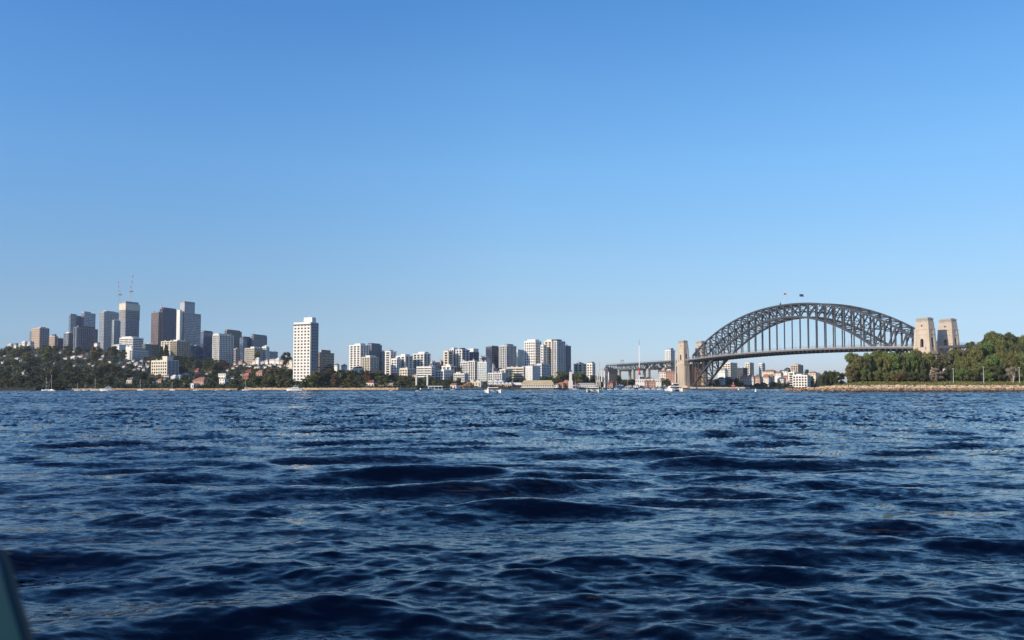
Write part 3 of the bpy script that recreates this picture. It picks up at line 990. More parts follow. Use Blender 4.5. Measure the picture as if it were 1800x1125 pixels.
for i in range(1, NP):
    if i % 2 == 0:
        for d in (0.5, 38.5):
            z = deck_z(stn[i])
            q.bar(B(stn[i] + 6, d, z), B(stn[i] + 6, d, z + 8), .25)
            q.bar(B(stn[i] + 6, d, z + 8), B(stn[i] + 6, d + 2, z + 8.4), .22)
q.build('deck_lamps', M_STEEL2, bridge, kind='stuff')


def arch_wall(mb, w, z0, z1, ow, oh, y0, y1, M):
    """wall strip with an arched opening, centred on x=0"""
    h2, rr = z0 + oh - ow / 2, ow / 2
    left = [(-w / 2, z0), (-rr, z0), (-rr, h2)] + [(-rr * math.cos(t), h2 + rr * math.sin(t)) for t in [math.pi / 2 * k / 5 for k in range(1, 6)]] + [(0, z1), (-w / 2, z1)]
    mb.prism(left, y0, y1, M)
    mb.prism([(-x, z) for x, z in left][::-1], y0, y1, M)


def pylon(s, d, outer):
    """granite tower centred at (s, d); outer = sign of the along-axis landward side"""
    base = S0 + AX * s + AY * d
    o = bpy.data.objects.new('pylon', None)
    col.objects.link(o)
    o.parent = bridge
    o.matrix_local = Matrix.Translation(B(s, d, 0)) @ BM
    LX, LY = 24.0, 11.5

    def taper(x, y, z):
        k = 1 - 0.26 * max(0, z - 46) / 43 if z > 46 else 1 + 0.06 * (46 - z) / 46
        k2 = 1 - 0.20 * max(0, z - 46) / 43 if z > 46 else 1 + 0.06 * (46 - z) / 46
        return (x * k, y * k2, z)
    m = MB()
    m.box(-LX / 2, LX / 2, -LY / 2, LY / 2, 0, 46)
    # buttress ribs on the base
    for x in (-9.6, -4.8, 0, 4.8, 9.6):
        m.box(x - 1.3, x + 1.3, -LY / 2 - .8, LY / 2 + .8, 5, 43)
    for y in (-3.6, 0, 3.6):
        m.box(-LX / 2 - .8, LX / 2 + .8, y - 1, y + 1, 5, 42.6)
    m.box(-LX / 2 - 1.2, LX / 2 + 1.2, -LY / 2 - 1.2, LY / 2 + 1.2, 0, 4.8)
    m.box(-LX / 2 - .9, LX / 2 + .9, -LY / 2 - .9, LY / 2 + .9, 44.6, 48)
    I = Matrix.Identity(4)
    # arched passage storey: four walls with arched openings
    T = 2.2
    arch_wall(m, LX, 48, 68, 5.4, 15.5, -LY / 2, -LY / 2 + T, I)
    arch_wall(m, LX, 48, 68, 5.4, 15.5, LY / 2 - T, LY / 2, I)
    Rz = Matrix.Rotation(math.pi / 2, 4, 'Z')
    arch_wall(m, LY - 2 * T - .02, 48, 68, 4.6, 16.5, -LX / 2, -LX / 2 + T, Rz)
    arch_wall(m, LY - 2 * T - .02, 48, 68, 4.6, 16.5, LX / 2 - T, LX / 2, Rz)
    m.box(-LX / 2, LX / 2, -LY / 2, LY / 2, 68, 84)
    m.box(-LX / 2 + .3, LX / 2 - .3, -LY / 2 + .3, LY / 2 - .3, 48, 53)
    # corner pilasters and belts
    for sx in (-1, 1):
        for sy in (-1, 1):
            m.box(sx * (LX / 2 - 1.6) - 2.0, sx * (LX / 2 - 1.6) + 2.0, sy * (LY / 2 - 1.3) - 1.7, sy * (LY / 2 - 1.3) + 1.7, 48, 75)
    m.box(-LX / 2 - .5, LX / 2 + .5, -LY / 2 - .5, LY / 2 + .5, 68.2, 69.2)
    m.box(-LX / 2 - .6, LX / 2 + .6, -LY / 2 - .6, LY / 2 + .6, 74.6, 76)
    m.warp(taper)
    m.build('pylon_shaft', M_GRAN, o)
    c = MB()
    c.box(-LX / 2 + .4, LX / 2 - .4, -LY / 2 + .4, LY / 2 - .4, 84, 87.2)
    c.box(-LX / 2 - .2, LX / 2 + .2, -LY / 2 - .2, LY / 2 + .2, 87.2, 88.2)
    c.box(-LX / 2 + 1.6, LX / 2 - 1.6, -LY / 2 + 1.2, LY / 2 - 1.2, 88.2, 89.4)
    c.warp(taper)
    c.build('cornice', mat('grey_weathered_granite', (0.36, 0.33, 0.30), 0.9, 0.12, 0.2), o)
    w = MB()
    k = taper(0, LY / 2, 79)[1]
    w.cyl((0, -k - .12, 79.5), (0, -k + .4, 79.5), 1.25, 1.25, 12)
    w.build('round_window', WALL['dark'], o)
    w = MB()
    for x in (-5.8, 5.8):
        w.box(x - .5, x + .5, -LY / 2 - .06, -LY / 2 + .3, 50, 53)
    w.build('slit_window', WALL['dark'], o, kind='stuff')
    return o


for s, lab in ((0, 'south'), (SPAN, 'north')):
    for d in (0, 39):
        pylon(s, d, -1 if s == 0 else 1)
# abutments between the pylons, deck over them
for s in (0, SPAN):
    m = MB()
    m.box(-9.5, 9.5, 7.5, 31.5, 0, 45, Matrix.Translation(B(s, 0, 0)) @ BM)
    for y in (9.5, 14.5, 19.5, 24.5, 29.5):
        m.box(-11, 11, y - 1.4, y + 1.4, 3, 43, Matrix.Translation(B(s, 0, 0)) @ BM)
    m.box(-12, 12, 7.4, 31.6, 43.2, 46, Matrix.Translation(B(s, 0, 0)) @ BM)
    m.build('abutment', M_GRANO, bridge)
m = MB()
m.box(-30, 24, -9, 50, 0.2, 3.2, Matrix.Translation(B(SPAN, 0, 0)) @ BM)
m.box(-24, 16, -7.5, 48, 3.2, 6, Matrix.Translation(B(SPAN, 0, 0)) @ BM)
m.build('plinth', M_GRAN, bridge)


# approach spans
def approach(sa, sb, nspan, pier_w):
    for k in range(nspan):
        a = sa + (sb - sa) * k / nspan
        b = sa + (sb - sa) * (k + 1) / nspan
        q = MB()
        zd = lambda s: deck_z(s) if 0 <= s <= SPAN else deck_z(SPAN if s > SPAN else 0) - 0.006 * min(abs(s - SPAN), abs(s))
        lo, hi = min(a, b), max(a, b)
        q.add([B(lo, 5, zd(lo) - 1.2), B(hi, 5, zd(hi) - 1.2), B(hi, 34, zd(hi) - 1.2), B(lo, 34, zd(lo) - 1.2),
               B(lo, 5, zd(lo)), B(hi, 5, zd(hi)), B(hi, 34, zd(hi)), B(lo, 34, zd(lo))],
              [(0, 3, 2, 1), (4, 5, 6, 7), (0, 1, 5, 4), (1, 2, 6, 5), (2, 3, 7, 6), (3, 0, 4, 7)])
        npn = 6
        for d in (5.5, 33.5):
            for i in range(npn):
                u, v = lo + (hi - lo) * i / npn, lo + (hi - lo) * (i + 1) / npn
                q.bar(B(u, d, zd(u) - 2), B(v, d, zd(v) - 2), .9, 1.8)
                q.bar(B(u, d, zd(u) - 12), B(v, d, zd(v) - 12), .9, 1.1)
                q.bar(B(u, d, zd(u) - 1), B(u, d, zd(u) - 12), .7, .7)
                if i % 2:
                    q.bar(B(u, d, zd(u) - 12), B(v, d, zd(v) - 1.5), .8, .9)
                else:
                    q.bar(B(u, d, zd(u) - 1.5), B(v, d, zd(v) - 12), .8, .9)
                q.bar(B(u, 5.5, zd(u) - 12), B(u, 33.5, zd(u) - 12), .6, .8)
            q.bar(B(lo, d, zd(lo) + 2.2), B(hi, d, zd(hi) + 2.2), .25, .3)
            for i in range(16):
                u = lo + (hi - lo) * i / 16
                q.bar(B(u, d, zd(u)), B(u, d, zd(u) + 2.2), .25)
        q.build('approach_span', M_STEEL, bridge)
        if k < nspan:
            p = MB()
            far = b
            z0 = 2.0
            T = Matrix.Translation(B(far, 0, 0)) @ BM
            for y0, y1 in ((4, 9.5), (29, 34.5)):
                p.box(-pier_w, pier_w, y0, y1, z0 - 1, zd(far) - 12.6, T, top=(.4, .3))
            p.box(-pier_w - .5, pier_w + .5, 3.5, 35, zd(far) - 15, zd(far) - 12.7, T)
            p.build('pier', mat('pale_granite', (0.38, 0.35, 0.31), 0.9, 0.1, 0.1), bridge)


approach(SPAN + 12, SPAN + 310, 5, 2.4)
approach(-12, -72, 1, 2.4)

# traffic gantry on the viaduct
g = thing('sign_gantry', 'small grey gantry frame standing on the viaduct deck', 'gantry', S0 + B(SPAN + 232, 5, deck_z(SPAN) - 1.2), math.atan2(AX.y, AX.x))
MB().bar((0, 0, -.2), (0, 0, 8.5), .6).build('gantry_post', M_STEEL2, g)
MB().bar((10, 0, -.2), (10, 0, 8.5), .6).build('gantry_post', M_STEEL2, g)
MB().box(-1, 11, -.5, .5, 5.5, 8.8).build('sign_board', WALL['midgrey'], g)

# flags above the crown
M_FLAG = mat('flag_cloth_blue', (0.04, 0.05, 0.16), 0.9, 0.1, 1.0)
M_FLAG2 = mat('flag_cloth_white', (0.7, 0.68, 0.66), 0.9, 0.1, 1.0)
for d, lab, fm in ((4.5, 'flag with dark canton flying above the arch crown, left one of two', M_FLAG2), (34.5, 'dark blue flag flying above the arch crown, right one of two', M_FLAG)):
    f = thing('flag', lab, 'flag', S0 + B(MID, d, zt(0) + 1))
    MB().cyl((0, 0, 0), (0, 0, 17.5), .28, .14, 6).build('flagpole', M_MAST, f)
    vs, fs = [], []
    n = 10
    for i in range(n + 1):
        for z in (0, 1):
            x = .2 + 6.5 * i / n
            vs.append((x, .5 * math.sin(i * .9) * i / n, 17.2 - 3.8 * z - .05 * i))
    for i in range(n):
        fs.append((2 * i, 2 * i + 1, 2 * i + 3, 2 * i + 2))
    back = len(vs)
    vs += [(x, y + .08, z) for x, y, z in vs]
    fs += [tuple(back + k for k in f_[::-1]) for f_ in fs]
    MB().add(vs, fs).build('flag_cloth', fm, f)
    if fm is M_FLAG2:
        MB().box(.2, 3.2, -.25, -.12, 15.1, 17.1).build('canton', M_FLAG, f)
cr = thing('maintenance_crane', 'small grey maintenance crane on the crown of the arch', 'crane', S0 + B(MID + 8, 4.5, zt(0)))
MB().box(-1, 1, -1, 1, 1, 3.2).build('crane_cab', M_STEEL, cr)
MB().bar((0, 0, 3), (0, 0, 6), .5).build('crane_mast', M_STEEL, cr)

# ------------------------------------------------------------------ right headland
HS = [(1380, 830), (1395, 815), (1420, 790), (1450, 765), (1500, 742), (2300, 735)]          # shore depth
HZ = [(1380, 1.0), (1420, 3.0), (1480, 6.0), (1520, 9.5), (1640, 10.5), (1700, 14), (1760, 20), (1800, 22), (2300, 22)]


def head_z(x, Y):
    d0 = interp(HS, x)
    t = Y - d0
    pk = interp(HZ, x)
    if t < 0:
        return -2
    z = np.interp(t, [0, .5, 6, 9, 16, 40, 70, 260], [0.4, 1.6, 2.2, 3.0, 5.2, 9.0, 10, pk if x < 1640 else pk + 22])
    return float(min(z, pk) if x < 1640 else z)


def head_mesh():
    xs = [1376] + list(range(1380, 2300, 9))
    ts = [-1.0, 0, .5, 3, 6, 9, 12, 16, 22, 30, 40, 55, 70, 95, 130, 170, 220, 270]
    vs, fs = [], []
    for x in xs:
        d0 = interp(HS, x)
        kk = min(1.0, max(0.02, (x - 1376) / 110))
        for t in ts:
            Y = d0 + t * (kk if t > 16 else max(kk, .25))
            z = head_z(x, d0 + t * kk) if t >= 0 else -3
            if t > 270 - 1:
                z = -3 if x < 1480 else z
            z += 0.25 * math.sin(x * .37 + t) if t > 3 else 0
            vs.append(((x - 900) / F * Y, Y, z))
    n = len(ts)
    for i in range(len(xs) - 1):
        for k in range(n - 1):
            a = i * n + k
            fs.append((a, a + n, a + n + 1, a + 1))
    return MB().add(vs, fs)


M_GRASS = mat('headland_grass', (0.11, 0.12, 0.035), 0.95, 0.15, 0.06, c2=(0.22, 0.18, 0.08))
head_mesh().build('headland_ground', M_GRASS, kind='structure', smooth=True)


def rock_mb(rng, mb, c, sx, sy, sz, rz):
    """irregular quarried block"""
    M = Matrix.Translation(c) @ Matrix.Rotation(rz, 4, 'Z') @ Matrix.Rotation(rng.uniform(-.15, .15), 4, 'X')
    j = lambda: rng.uniform(.78, 1.05)
    vs = [(-sx * j(), -sy * j(), -sz), (sx * j(), -sy * j(), -sz), (sx * j(), sy * j(), -sz), (-sx * j(), sy * j(), -sz),
          (-sx * j() * .85, -sy * j() * .85, sz * j()), (sx * j() * .85, -sy * j() * .85, sz * j()), (sx * j() * .85, sy * j() * .85, sz * j()), (-sx * j() * .85, sy * j() * .85, sz * j())]
    mb.add(vs, [(0, 3, 2, 1), (4, 5, 6, 7), (0, 1, 5, 4), (1, 2, 6, 5), (2, 3, 7, 6), (3, 0, 4, 7)], M)


rng = random.Random(5)
wall_r, pale_r, wet_r, brown_r = MB(), MB(), MB(), MB()
x = 1384.0
while x < 2150:
    d0 = interp(HS, x)
    kk = min(1.0, max(0.2, (x - 1376) / 110))
    for tier in range(6):
        t = (-1.2, 0.6, 3, 7, 10.5, 14)[tier]
        z = (.25, 1.3, 2.1, 3.0, 3.9, 5.0)[tier] + rng.uniform(-.3, .3)
        if tier > 2 and z > interp(HZ, x):
            continue
        if tier >= 4 and rng.random() < .28:
            continue
        xx = x + rng.uniform(-2.2, 2.2)
        Y = d0 + t * kk + rng.uniform(-.6, .6)
        c = Vector(((xx - 900) / F * Y, Y, z + rng.uniform(-.15, .25)))
        sx = rng.uniform(.7, 2.6) * (1.1 if tier < 3 else 1)
        mb = (wet_r, brown_r, brown_r, pale_r, pale_r, pale_r)[tier]
        rock_mb(rng, mb, c, sx, rng.uniform(.7, 1.5), rng.uniform(.45, 1.25), rng.uniform(-.6, .6))
    x += rng.uniform(1.3, 2.3)
sw = thing('rock_sea_wall', 'stepped sandstone block sea wall edging the grassy right headland', 'sea wall')
wet_r.build('tidal_rock', mat('weedy_rock', (0.07, 0.045, 0.03), 0.7, 0.3, 0.5), sw, kind='stuff')
brown_r.build('brown_block', mat('orange_sandstone', (0.33, 0.20, 0.115), 0.9, 0.3, 0.35, c2=(0.11, 0.065, 0.04)), sw, kind='stuff')
pale_r.build('pale_block', mat('cream_sandstone', (0.60, 0.49, 0.35), 0.9, 0.2, 0.35, c2=(0.30, 0.21, 0.13)), sw, kind='stuff')

# ------------------------------------------------------------------ foliage
def foliage_mat():
    m = bpy.data.materials.new('foliage')
    m.use_nodes = True
    nt = m.node_tree
    nt.nodes.remove(nt.nodes['Principled BSDF'])
    oi = nt.nodes.new('ShaderNodeObjectInfo')
    g = nt.nodes.new('ShaderNodeNewGeometry')
    hsv = nt.nodes.new('ShaderNodeHueSaturation')
    mr = nt.nodes.new('ShaderNodeMapRange')
    mr.inputs['To Min'].default_value = 0.55
    mr.inputs['To Max'].default_value = 1.45
    nt.links.new(g.outputs['Random Per Island'], mr.inputs['Value'])
    nt.links.new(mr.outputs[0], hsv.inputs['Value'])
    nt.links.new(oi.outputs['Color'], hsv.inputs['Color'])
    mh = nt.nodes.new('ShaderNodeMapRange')
    mh.inputs['To Min'].default_value = 0.475
    mh.inputs['To Max'].default_value = 0.525
    nt.links.new(oi.outputs['Random'], mh.inputs['Value'])
    nt.links.new(mh.outputs[0], hsv.inputs['Hue'])
    d = nt.nodes.new('ShaderNodeBsdfDiffuse')
    t = nt.nodes.new('ShaderNodeBsdfTranslucent')
    gl = nt.nodes.new('ShaderNodeBsdfGlossy')
    gl.inputs['Roughness'].default_value = 0.5
    gl.inputs['Color'].default_value = (.5, .5, .5, 1)
    mx = nt.nodes.new('ShaderNodeMixShader')
    mx.inputs[0].default_value = 0.30
    mg = nt.nodes.new('ShaderNodeMixShader')
    mg.inputs[0].default_value = 0.04
    nt.links.new(hsv.outputs[0], d.inputs['Color'])
    nt.links.new(hsv.outputs[0], t.inputs['Color'])
    nt.links.new(d.outputs[0], mx.inputs[1])
    nt.links.new(t.outputs[0], mx.inputs[2])
    nt.links.new(mx.outputs[0], mg.inputs[1])
    nt.links.new(gl.outputs[0], mg.inputs[2])
    nt.links.new(mg.outputs[0], nt.nodes['Material Output'].inputs['Surface'])
    return m


M_LEAF = foliage_mat()
M_BARK = mat('bark', (0.16, 0.12, 0.09), 0.95, 0.2, 2.0)
M_BARKP = mat('pale_bark', (0.45, 0.38, 0.30), 0.9, 0.2, 2.0)


def quad_mesh(name, C, Nn, S, m):
    """leaf-clump quads: centres, normals, sizes"""
    n = len(C)
    up = np.random.normal(size=(n, 3))
    a = np.cross(Nn, up)
    a /= np.linalg.norm(a, axis=1)[:, None] + 1e-9
    b = np.cross(Nn, a)
    a *= S[:, None]
    b *= (S * np.random.uniform(.5, 1.0, n))[:, None]
    bend = Nn * (S * .35)[:, None]
    vs = np.stack([C - a - b * .6, C + a * .8 - b, C + a + b * .7, C - a * .7 + b], 1)
    vs[:, 0] -= bend
    vs[:, 2] -= bend
    co = vs.reshape(-1, 3).astype(np.float32)
    me = bpy.data.meshes.new(name)
    me.vertices.add(len(co))
    me.vertices.foreach_set('co', co.ravel())
    me.loops.add(4 * n)
    me.loops.foreach_set('vertex_index', np.arange(4 * n, dtype=np.int32))
    me.polygons.add(n)
    me.polygons.foreach_set('loop_start', np.arange(0, 4 * n, 4, dtype=np.int32))
    me.polygons.foreach_set('loop_total', np.full(n, 4, dtype=np.int32))
    me.update(calc_edges=True)
    me.materials.append(m)
    return me


def crown_points(n, clumps, leaf, rs):
    """leaves spread on the shells of uneven clumps"""
    w = np.array([c[3] ** 2 for c in clumps])
    idx = rs.choice(len(clumps), n, p=w / w.sum())
    cc = np.array(clumps)[idx]
    d = rs.normal(size=(n, 3))
    d /= np.linalg.norm(d, axis=1)[:, None]
    rad = cc[:, 3] * rs.uniform(.45, 1.0, n) ** .5 * rs.uniform(.85, 1.12, n)
    C = cc[:, :3] + d * rad[:, None] * np.array([1, 1, .8])
    Nn = d + rs.normal(size=(n, 3)) * .55
    Nn /= np.linalg.norm(Nn, axis=1)[:, None]
    S = leaf * rs.uniform(.6, 1.3, n)
    return C, Nn, S


def make_tree(shape, seed, n, leaf):
    """unit tree, height 1: shape round | tall | wide | pine"""
    rs = np.random.RandomState(seed)
    cl = []
    k = {'round': 30, 'tall': 26, 'wide': 34, 'pine': 16}[shape]
    for i in range(k):
        if shape == 'round':
            t = rs.uniform(.14, .88)
            r = .38 * math.sin(math.pi * min(1, max(.05, (t + .04) / 1.04))) ** .5
            a, q = rs.uniform(0, 6.28), rs.uniform(.25, 1) * r
            cl.append((q * math.cos(a), q * math.sin(a), t, rs.uniform(.10, .18)))
        elif shape == 'tall':
            t = rs.uniform(.16, .92)
            a, q = rs.uniform(0, 6.28), rs.uniform(.05, .24) * (1.2 - .6 * t)
            cl.append((q * math.cos(a), q * math.sin(a), t, rs.uniform(.07, .13)))
        elif shape == 'wide':
            t = rs.uniform(.2, .86)
            r = .62 * math.sqrt(max(.1, 1 - ((t - .5) / .5) ** 2))
            a, q = rs.uniform(0, 6.28), rs.uniform(.2, 1) * r
            cl.append((q * math.cos(a), q * math.sin(a), t * (1 - .2 * q), rs.uniform(.10, .19)))
        else:
            t = .15 + .8 * i / k
            a, q = i * 2.4, .22 * (1.05 - t)
            cl.append((q * math.cos(a), q * math.sin(a), t, .05 + .13 * (1 - t)))
    C, Nn, S = crown_points(n, cl, leaf, rs)
    C[:, 2] = np.maximum(C[:, 2], .05)
    crown = quad_mesh('crown', C, Nn, S, M_LEAF)
    tr = MB()
    tr.cyl((0, 0, -.12), (0.01, 0, .35), .035, .024, 7)
    tr.cyl((.01, 0, .34), (0, .01, .72), .024, .01, 6)
    for c in cl[:9]:
        tr.cyl((0, 0, c[2] * .55), (c[0] * .85, c[1] * .85, c[2]), .014, .005, 5)
    trunk = tr.mesh('trunk', M_BARKP if shape == 'tall' else M_BARK)
    return crown, trunk


T_FAR = [make_tree(s, i, 1700, .036) for i, s in enumerate(['round', 'round', 'wide', 'round', 'tall', 'wide', 'tall', 'pine'])]
T_NEAR = [make_tree(s, 20 + i, 8000, .018) for i, s in enumerate(['round', 'wide', 'tall', 'round', 'wide', 'tall', 'pine'])]
LEAFC = {'dark green': (.090, .105, .038), 'olive green': (.175, .195, .055), 'grey green': (.125, .135, .070), 'rusty brown': (.22, .125, .052),
         'deep green': (.052, .068, .032), 'bright green': (.180, .225, .055), 'brown green': (.170, .160, .058), 'pinkish grey': (.34, .28, .21)}
SHN = {'round': 'rounded', 'wide': 'spreading', 'tall': 'slender', 'pine': 'conical'}
TREES = []


def add_tree(lib, k, shape, loc, h, w, colour, xpx, ypx, zone, near=False):
    crown, trunk = lib[k]
    r = thing('tree', '', 'tree', loc, random.uniform(0, 6.28), None)
    r.scale = (w, w, h)
    c = bpy.data.objects.new('crown', crown)
    col.objects.link(c)
    c.parent = r
    k_ = 1.0 if near else .9
    c.color = (*[v * k_ for v in LEAFC[colour]], 1)
    if shape != 'bush':
        t = bpy.data.objects.new('trunk', trunk)
        col.objects.link(t)
        t.parent = r
    TREES.append((r, colour, shape, xpx, ypx, zone))
    return r


FAR_SH = ['round', 'round', 'wide', 'round', 'tall', 'wide', 'tall', 'pine']
NEAR_SH = ['round', 'wide', 'tall', 'round', 'wide', 'tall', 'pine']

# ------------------------------------------------------------------ houses
LANDMARKS = [(10, 'the far left edge'), (42, 'the white ridge houses'), (68, 'the lone peach block'), (95, 'the low peach building'),
             (119, 'the stepped grey wing'), (150, 'the navy ribbed office'), (188, 'the square grey tower'), (225, 'the crane tower'),
             (262, 'the slate green office'), (285, 'the pink slab tower'), (318, 'the tan bayed block'), (345, 'the red narrow house'),
             (362, 'the dark blue block'), (390, 'the white columned tower'), (418, 'the brown-grey tower'), (445, 'the beige striped block'),
             (478, 'the low dark offices'), (505, 'the lone hilltop tree'), (536, 'the tall white tower'), (572, 'the brown brick block'),
             (600, 'the gap between blocks'), (625, 'the white balcony tower'), (655, 'the dark curved tower'), (686, 'the slim white tower'),
             (712, 'the peaked white block'), (742, 'the long ribbed flats'), (778, 'the white terraces'), (815, 'the stepped cluster'),
             (850, 'the glassy framed block'), (868, 'the dark teal tower'), (905, 'the striped white building'), (945, 'the long wharf shed'),
             (985, 'the tall right-hand pair'), (1020, 'the tan-white flats'), (1055, 'the ferris wheel'), (1095, 'the gantry'),
             (1124, 'the white drop tower'), (1150, 'the brick wharf house'), (1178, 'the lone far tower'), (1240, 'the arch foot'),
             (1285, 'the cream block under the bridge'), (1318, 'the tan tower'), (1350, 'the thin white tower'), (1400, 'the tan hilltop block'),
             (1430, 'the big white block'), (1460, 'the rocky point'), (1510, 'the arch haunch'), (1560, 'the arch end'),
             (1600, 'the right pylons, left side'), (1630, 'the front stone pylon'), (1668, 'the rear stone pylon'), (1710, 'the leftmost lamp post side'),
             (1735, 'the middle lamp post'), (1775, 'the bare pale trunk'), (1800, 'the right edge')]


def near_mark(x):
    return min(LANDMARKS, key=lambda a: abs(a[0] - x))[1]


HOUSES = []


def house(x, yb, w, h, wall='white', roof='slate', name='house', label=None, D=None, keep=True, flat=False, th=25, cat='house'):
    """w, h: photo size in pixels"""
    D = D or ground_at(x, yb)
    C = P(x, yb, D)
    k = D / F
    W, H = w * k * 1.15, h * k * 1.15
    dep = max(6.0, W * .8)
    r = thing(name, label or '', cat, (C.x, C.y, C.z), -R(th))
    wh = H * (.62 if not flat else 1)
    gz = min(0, land_z(x, D) - C.z) - 3
    MB().box(-W / 2, W / 2, 0, dep, gz, wh).build('wall', WALL[wall], r)
    if flat:
        MB().box(-W / 2 - .4, W / 2 + .4, -.4, dep + .4, wh, wh + .5).build('roof', ROOF[roof], r)
    else:
        e = .6
        vs = [(-W / 2 - e, -e, wh), (W / 2 + e, -e, wh), (W / 2 + e, dep + e, wh), (-W / 2 - e, dep + e, wh)]
        rx = W * .22
        vs += [(-W / 2 + rx, dep / 2, H), (W / 2 - rx, dep / 2, H)]
        rf = MB().add(vs, [(0, 3, 2, 1), (0, 1, 5, 4), (2, 3, 4, 5), (1, 2, 5), (3, 0, 4)]).build('roof', ROOF[roof], r)
        MB().box(W * .2, W * .2 + 1, dep * .35, dep * .35 + .9, wh, H + .8).build('chimney', WALL['brick'], rf)
    wn_ = MB()
    nfl = max(1, int(wh / 3.3))
    nw = max(2, int(W / 3.2))
    fh = wh / nfl
    for f in range(nfl):
        for i in range(nw):
            cx = -W / 2 + W * (i + .5) / nw
            wn_.box(cx - .65, cx + .65, -.10, .12, f * fh + .25 * fh, f * fh + .75 * fh)
        for i in range(2):
            cy = dep * (i + .5) / 2
            wn_.box(W / 2 - .12, W / 2 + .1, cy - .65, cy + .65, f * fh + .25 * fh, f * fh + .75 * fh)
    wn_.build('windows', GLASS['dark'], r, kind='stuff')
    if keep:
        KEEP.append((x - w / 2, x + w / 2, yb - h, yb - 1, D))
    if not label:
        HOUSES.append((r, wall, roof, x, yb))
    return r


for a in [(16, 609, 8, 5, 'white', 'white'), (25, 610, 8, 6, 'white', 'slate'), (33, 610, 6, 5, 'cream', 'white'), (40, 608, 8, 8, 'white', 'white'),
          (47, 610, 9, 6, 'white', 'white'), (50, 605, 8, 5, 'cream', 'iron'),
          (3, 640, 7, 5, 'white', 'slate'), (28, 633, 8, 4, 'white', 'white'), (36, 636, 5, 4, 'white', 'slate'), (63, 628, 9, 5, 'offwhite', 'olive'),
          (73, 628, 5, 4, 'white', 'iron'), (40, 661, 5, 9, 'white', 'slate'), (95, 641, 4, 4, 'white', 'slate'), (114, 633, 8, 5, 'white', 'olive'),
          (127, 632, 9, 6, 'white', 'white'), (129, 620, 5, 8, 'offwhite', 'slate'), (139, 630, 14, 6, 'cream', 'tile'), (151, 625, 6, 4, 'white', 'tile'),
          (130, 646, 4, 5, 'white', 'slate'), (156, 642, 6, 4, 'cream', 'slate'), (148, 632, 8, 3, 'offwhite', 'iron'), (163, 645, 5, 4, 'white', 'slate'),
          (192, 638, 7, 4, 'white', 'slate'), (203, 609, 16, 4, 'white', 'white'), (176, 634, 8, 4, 'offwhite', 'iron'), (208, 640, 8, 5, 'white', 'iron'),
          (217, 647, 6, 5, 'white', 'maroon'), (226, 640, 8, 4, 'cream', 'iron'), (238, 644, 8, 7, 'offwhite', 'iron'), (246, 648, 8, 7, 'white', 'slate'),
          (254, 643, 8, 6, 'offwhite', 'slate'), (261, 638, 7, 5, 'cream', 'maroon'), (227, 676, 12, 11, 'cream', 'slate'), (266, 677, 7, 7, 'white', 'iron'),
          (279, 675, 9, 8, 'peach', 'tile'), (304, 668, 9, 8, 'white', 'white'), (313, 668, 8, 8, 'cream', 'iron'), (323, 661, 12, 4, 'white', 'white'),
          (363, 660, 5, 5, 'cream', 'slate'), (369, 658, 5, 5, 'cream', 'slate'), (399, 654, 5, 5, 'white', 'slate'),
          (412, 642, 6, 4, 'white', 'slate'), (422, 640, 8, 6, 'peach', 'tile'), (429, 643, 5, 5, 'white', 'maroon'), (409, 650, 6, 5, 'white', 'tile'),
          (443, 642, 6, 5, 'white', 'slate'), (452, 634, 6, 5, 'white', 'white'), (437, 646, 10, 4, 'white', 'maroon'), (451, 649, 10, 5, 'white', 'iron'),
          (436, 656, 11, 6, 'brick', 'maroon'), (431, 669, 12, 12, 'brick', 'tile'), (455, 662, 12, 10, 'salmon', 'tile'), (424, 662, 4, 5, 'white', 'slate'),
          (465, 648, 7, 5, 'white', 'slate'), (473, 646, 8, 6, 'white', 'tile'), (481, 644, 7, 5, 'white', 'white'), (478, 636, 10, 6, 'white', 'slate'),
          (487, 637, 8, 7, 'white', 'white'), (497, 638, 12, 6, 'cream', 'tile'), (508, 645, 8, 6, 'white', 'slate'), (504, 640, 6, 5, 'peach', 'tile'),
          (498, 644, 6, 4, 'white', 'slate'), (511, 636, 6, 4, 'cream', 'slate'), (408, 668, 5, 5, 'white', 'slate'),
          (590, 645, 6, 5, 'white', 'slate'), (603, 647, 7, 6, 'offwhite', 'iron'), (626, 651, 14, 6, 'white', 'maroon'), (587, 661, 6, 4, 'offwhite', 'olive'),
          (708, 659, 8, 5, 'white', 'slate'), (717, 662, 9, 6, 'cream', 'slate'), (729, 664, 8, 7, 'peach', 'slate'),
          (233, 638, 6, 5, 'white', 'iron'), (242, 651, 7, 5, 'white', 'maroon'), (251, 652, 7, 5, 'cream', 'slate'), (259, 648, 6, 6, 'white', 'iron'), (235, 652, 6, 4, 'white', 'slate'),
          (248, 637, 6, 5, 'offwhite', 'slate'), (416, 646, 5, 4, 'white', 'slate'), (446, 637, 6, 5, 'cream', 'maroon'), (461, 640, 6, 5, 'white', 'iron'), (468, 637, 6, 5, 'white', 'tile'),
          (491, 646, 7, 5, 'white', 'maroon'), (515, 650, 5, 6, 'white', 'slate'), (473, 653, 6, 4, 'offwhite', 'iron'), (293, 664, 7, 5, 'white', 'slate'), (287, 671, 6, 5, 'cream', 'iron'),
          (180, 628, 6, 4, 'white', 'iron'), (168, 606, 7, 4, 'white', 'slate'), (105, 622, 6, 4, 'offwhite', 'slate'), (8, 628, 6, 4, 'offwhite', 'iron'), (20, 643, 5, 4, 'white', 'slate'),
          (650, 680, 14, 10, 'offwhite', 'maroon'), (686, 680, 9, 6, 'beige', 'iron')]:
    house(*a)
house(345, 661, 8, 12, 'salmon', 'maroon', label='narrow red house with pointed roof above the white boathouse')
house(348, 678, 22, 13, 'salmon', 'tile', label='wide salmon house with white window bays behind the white boathouse')
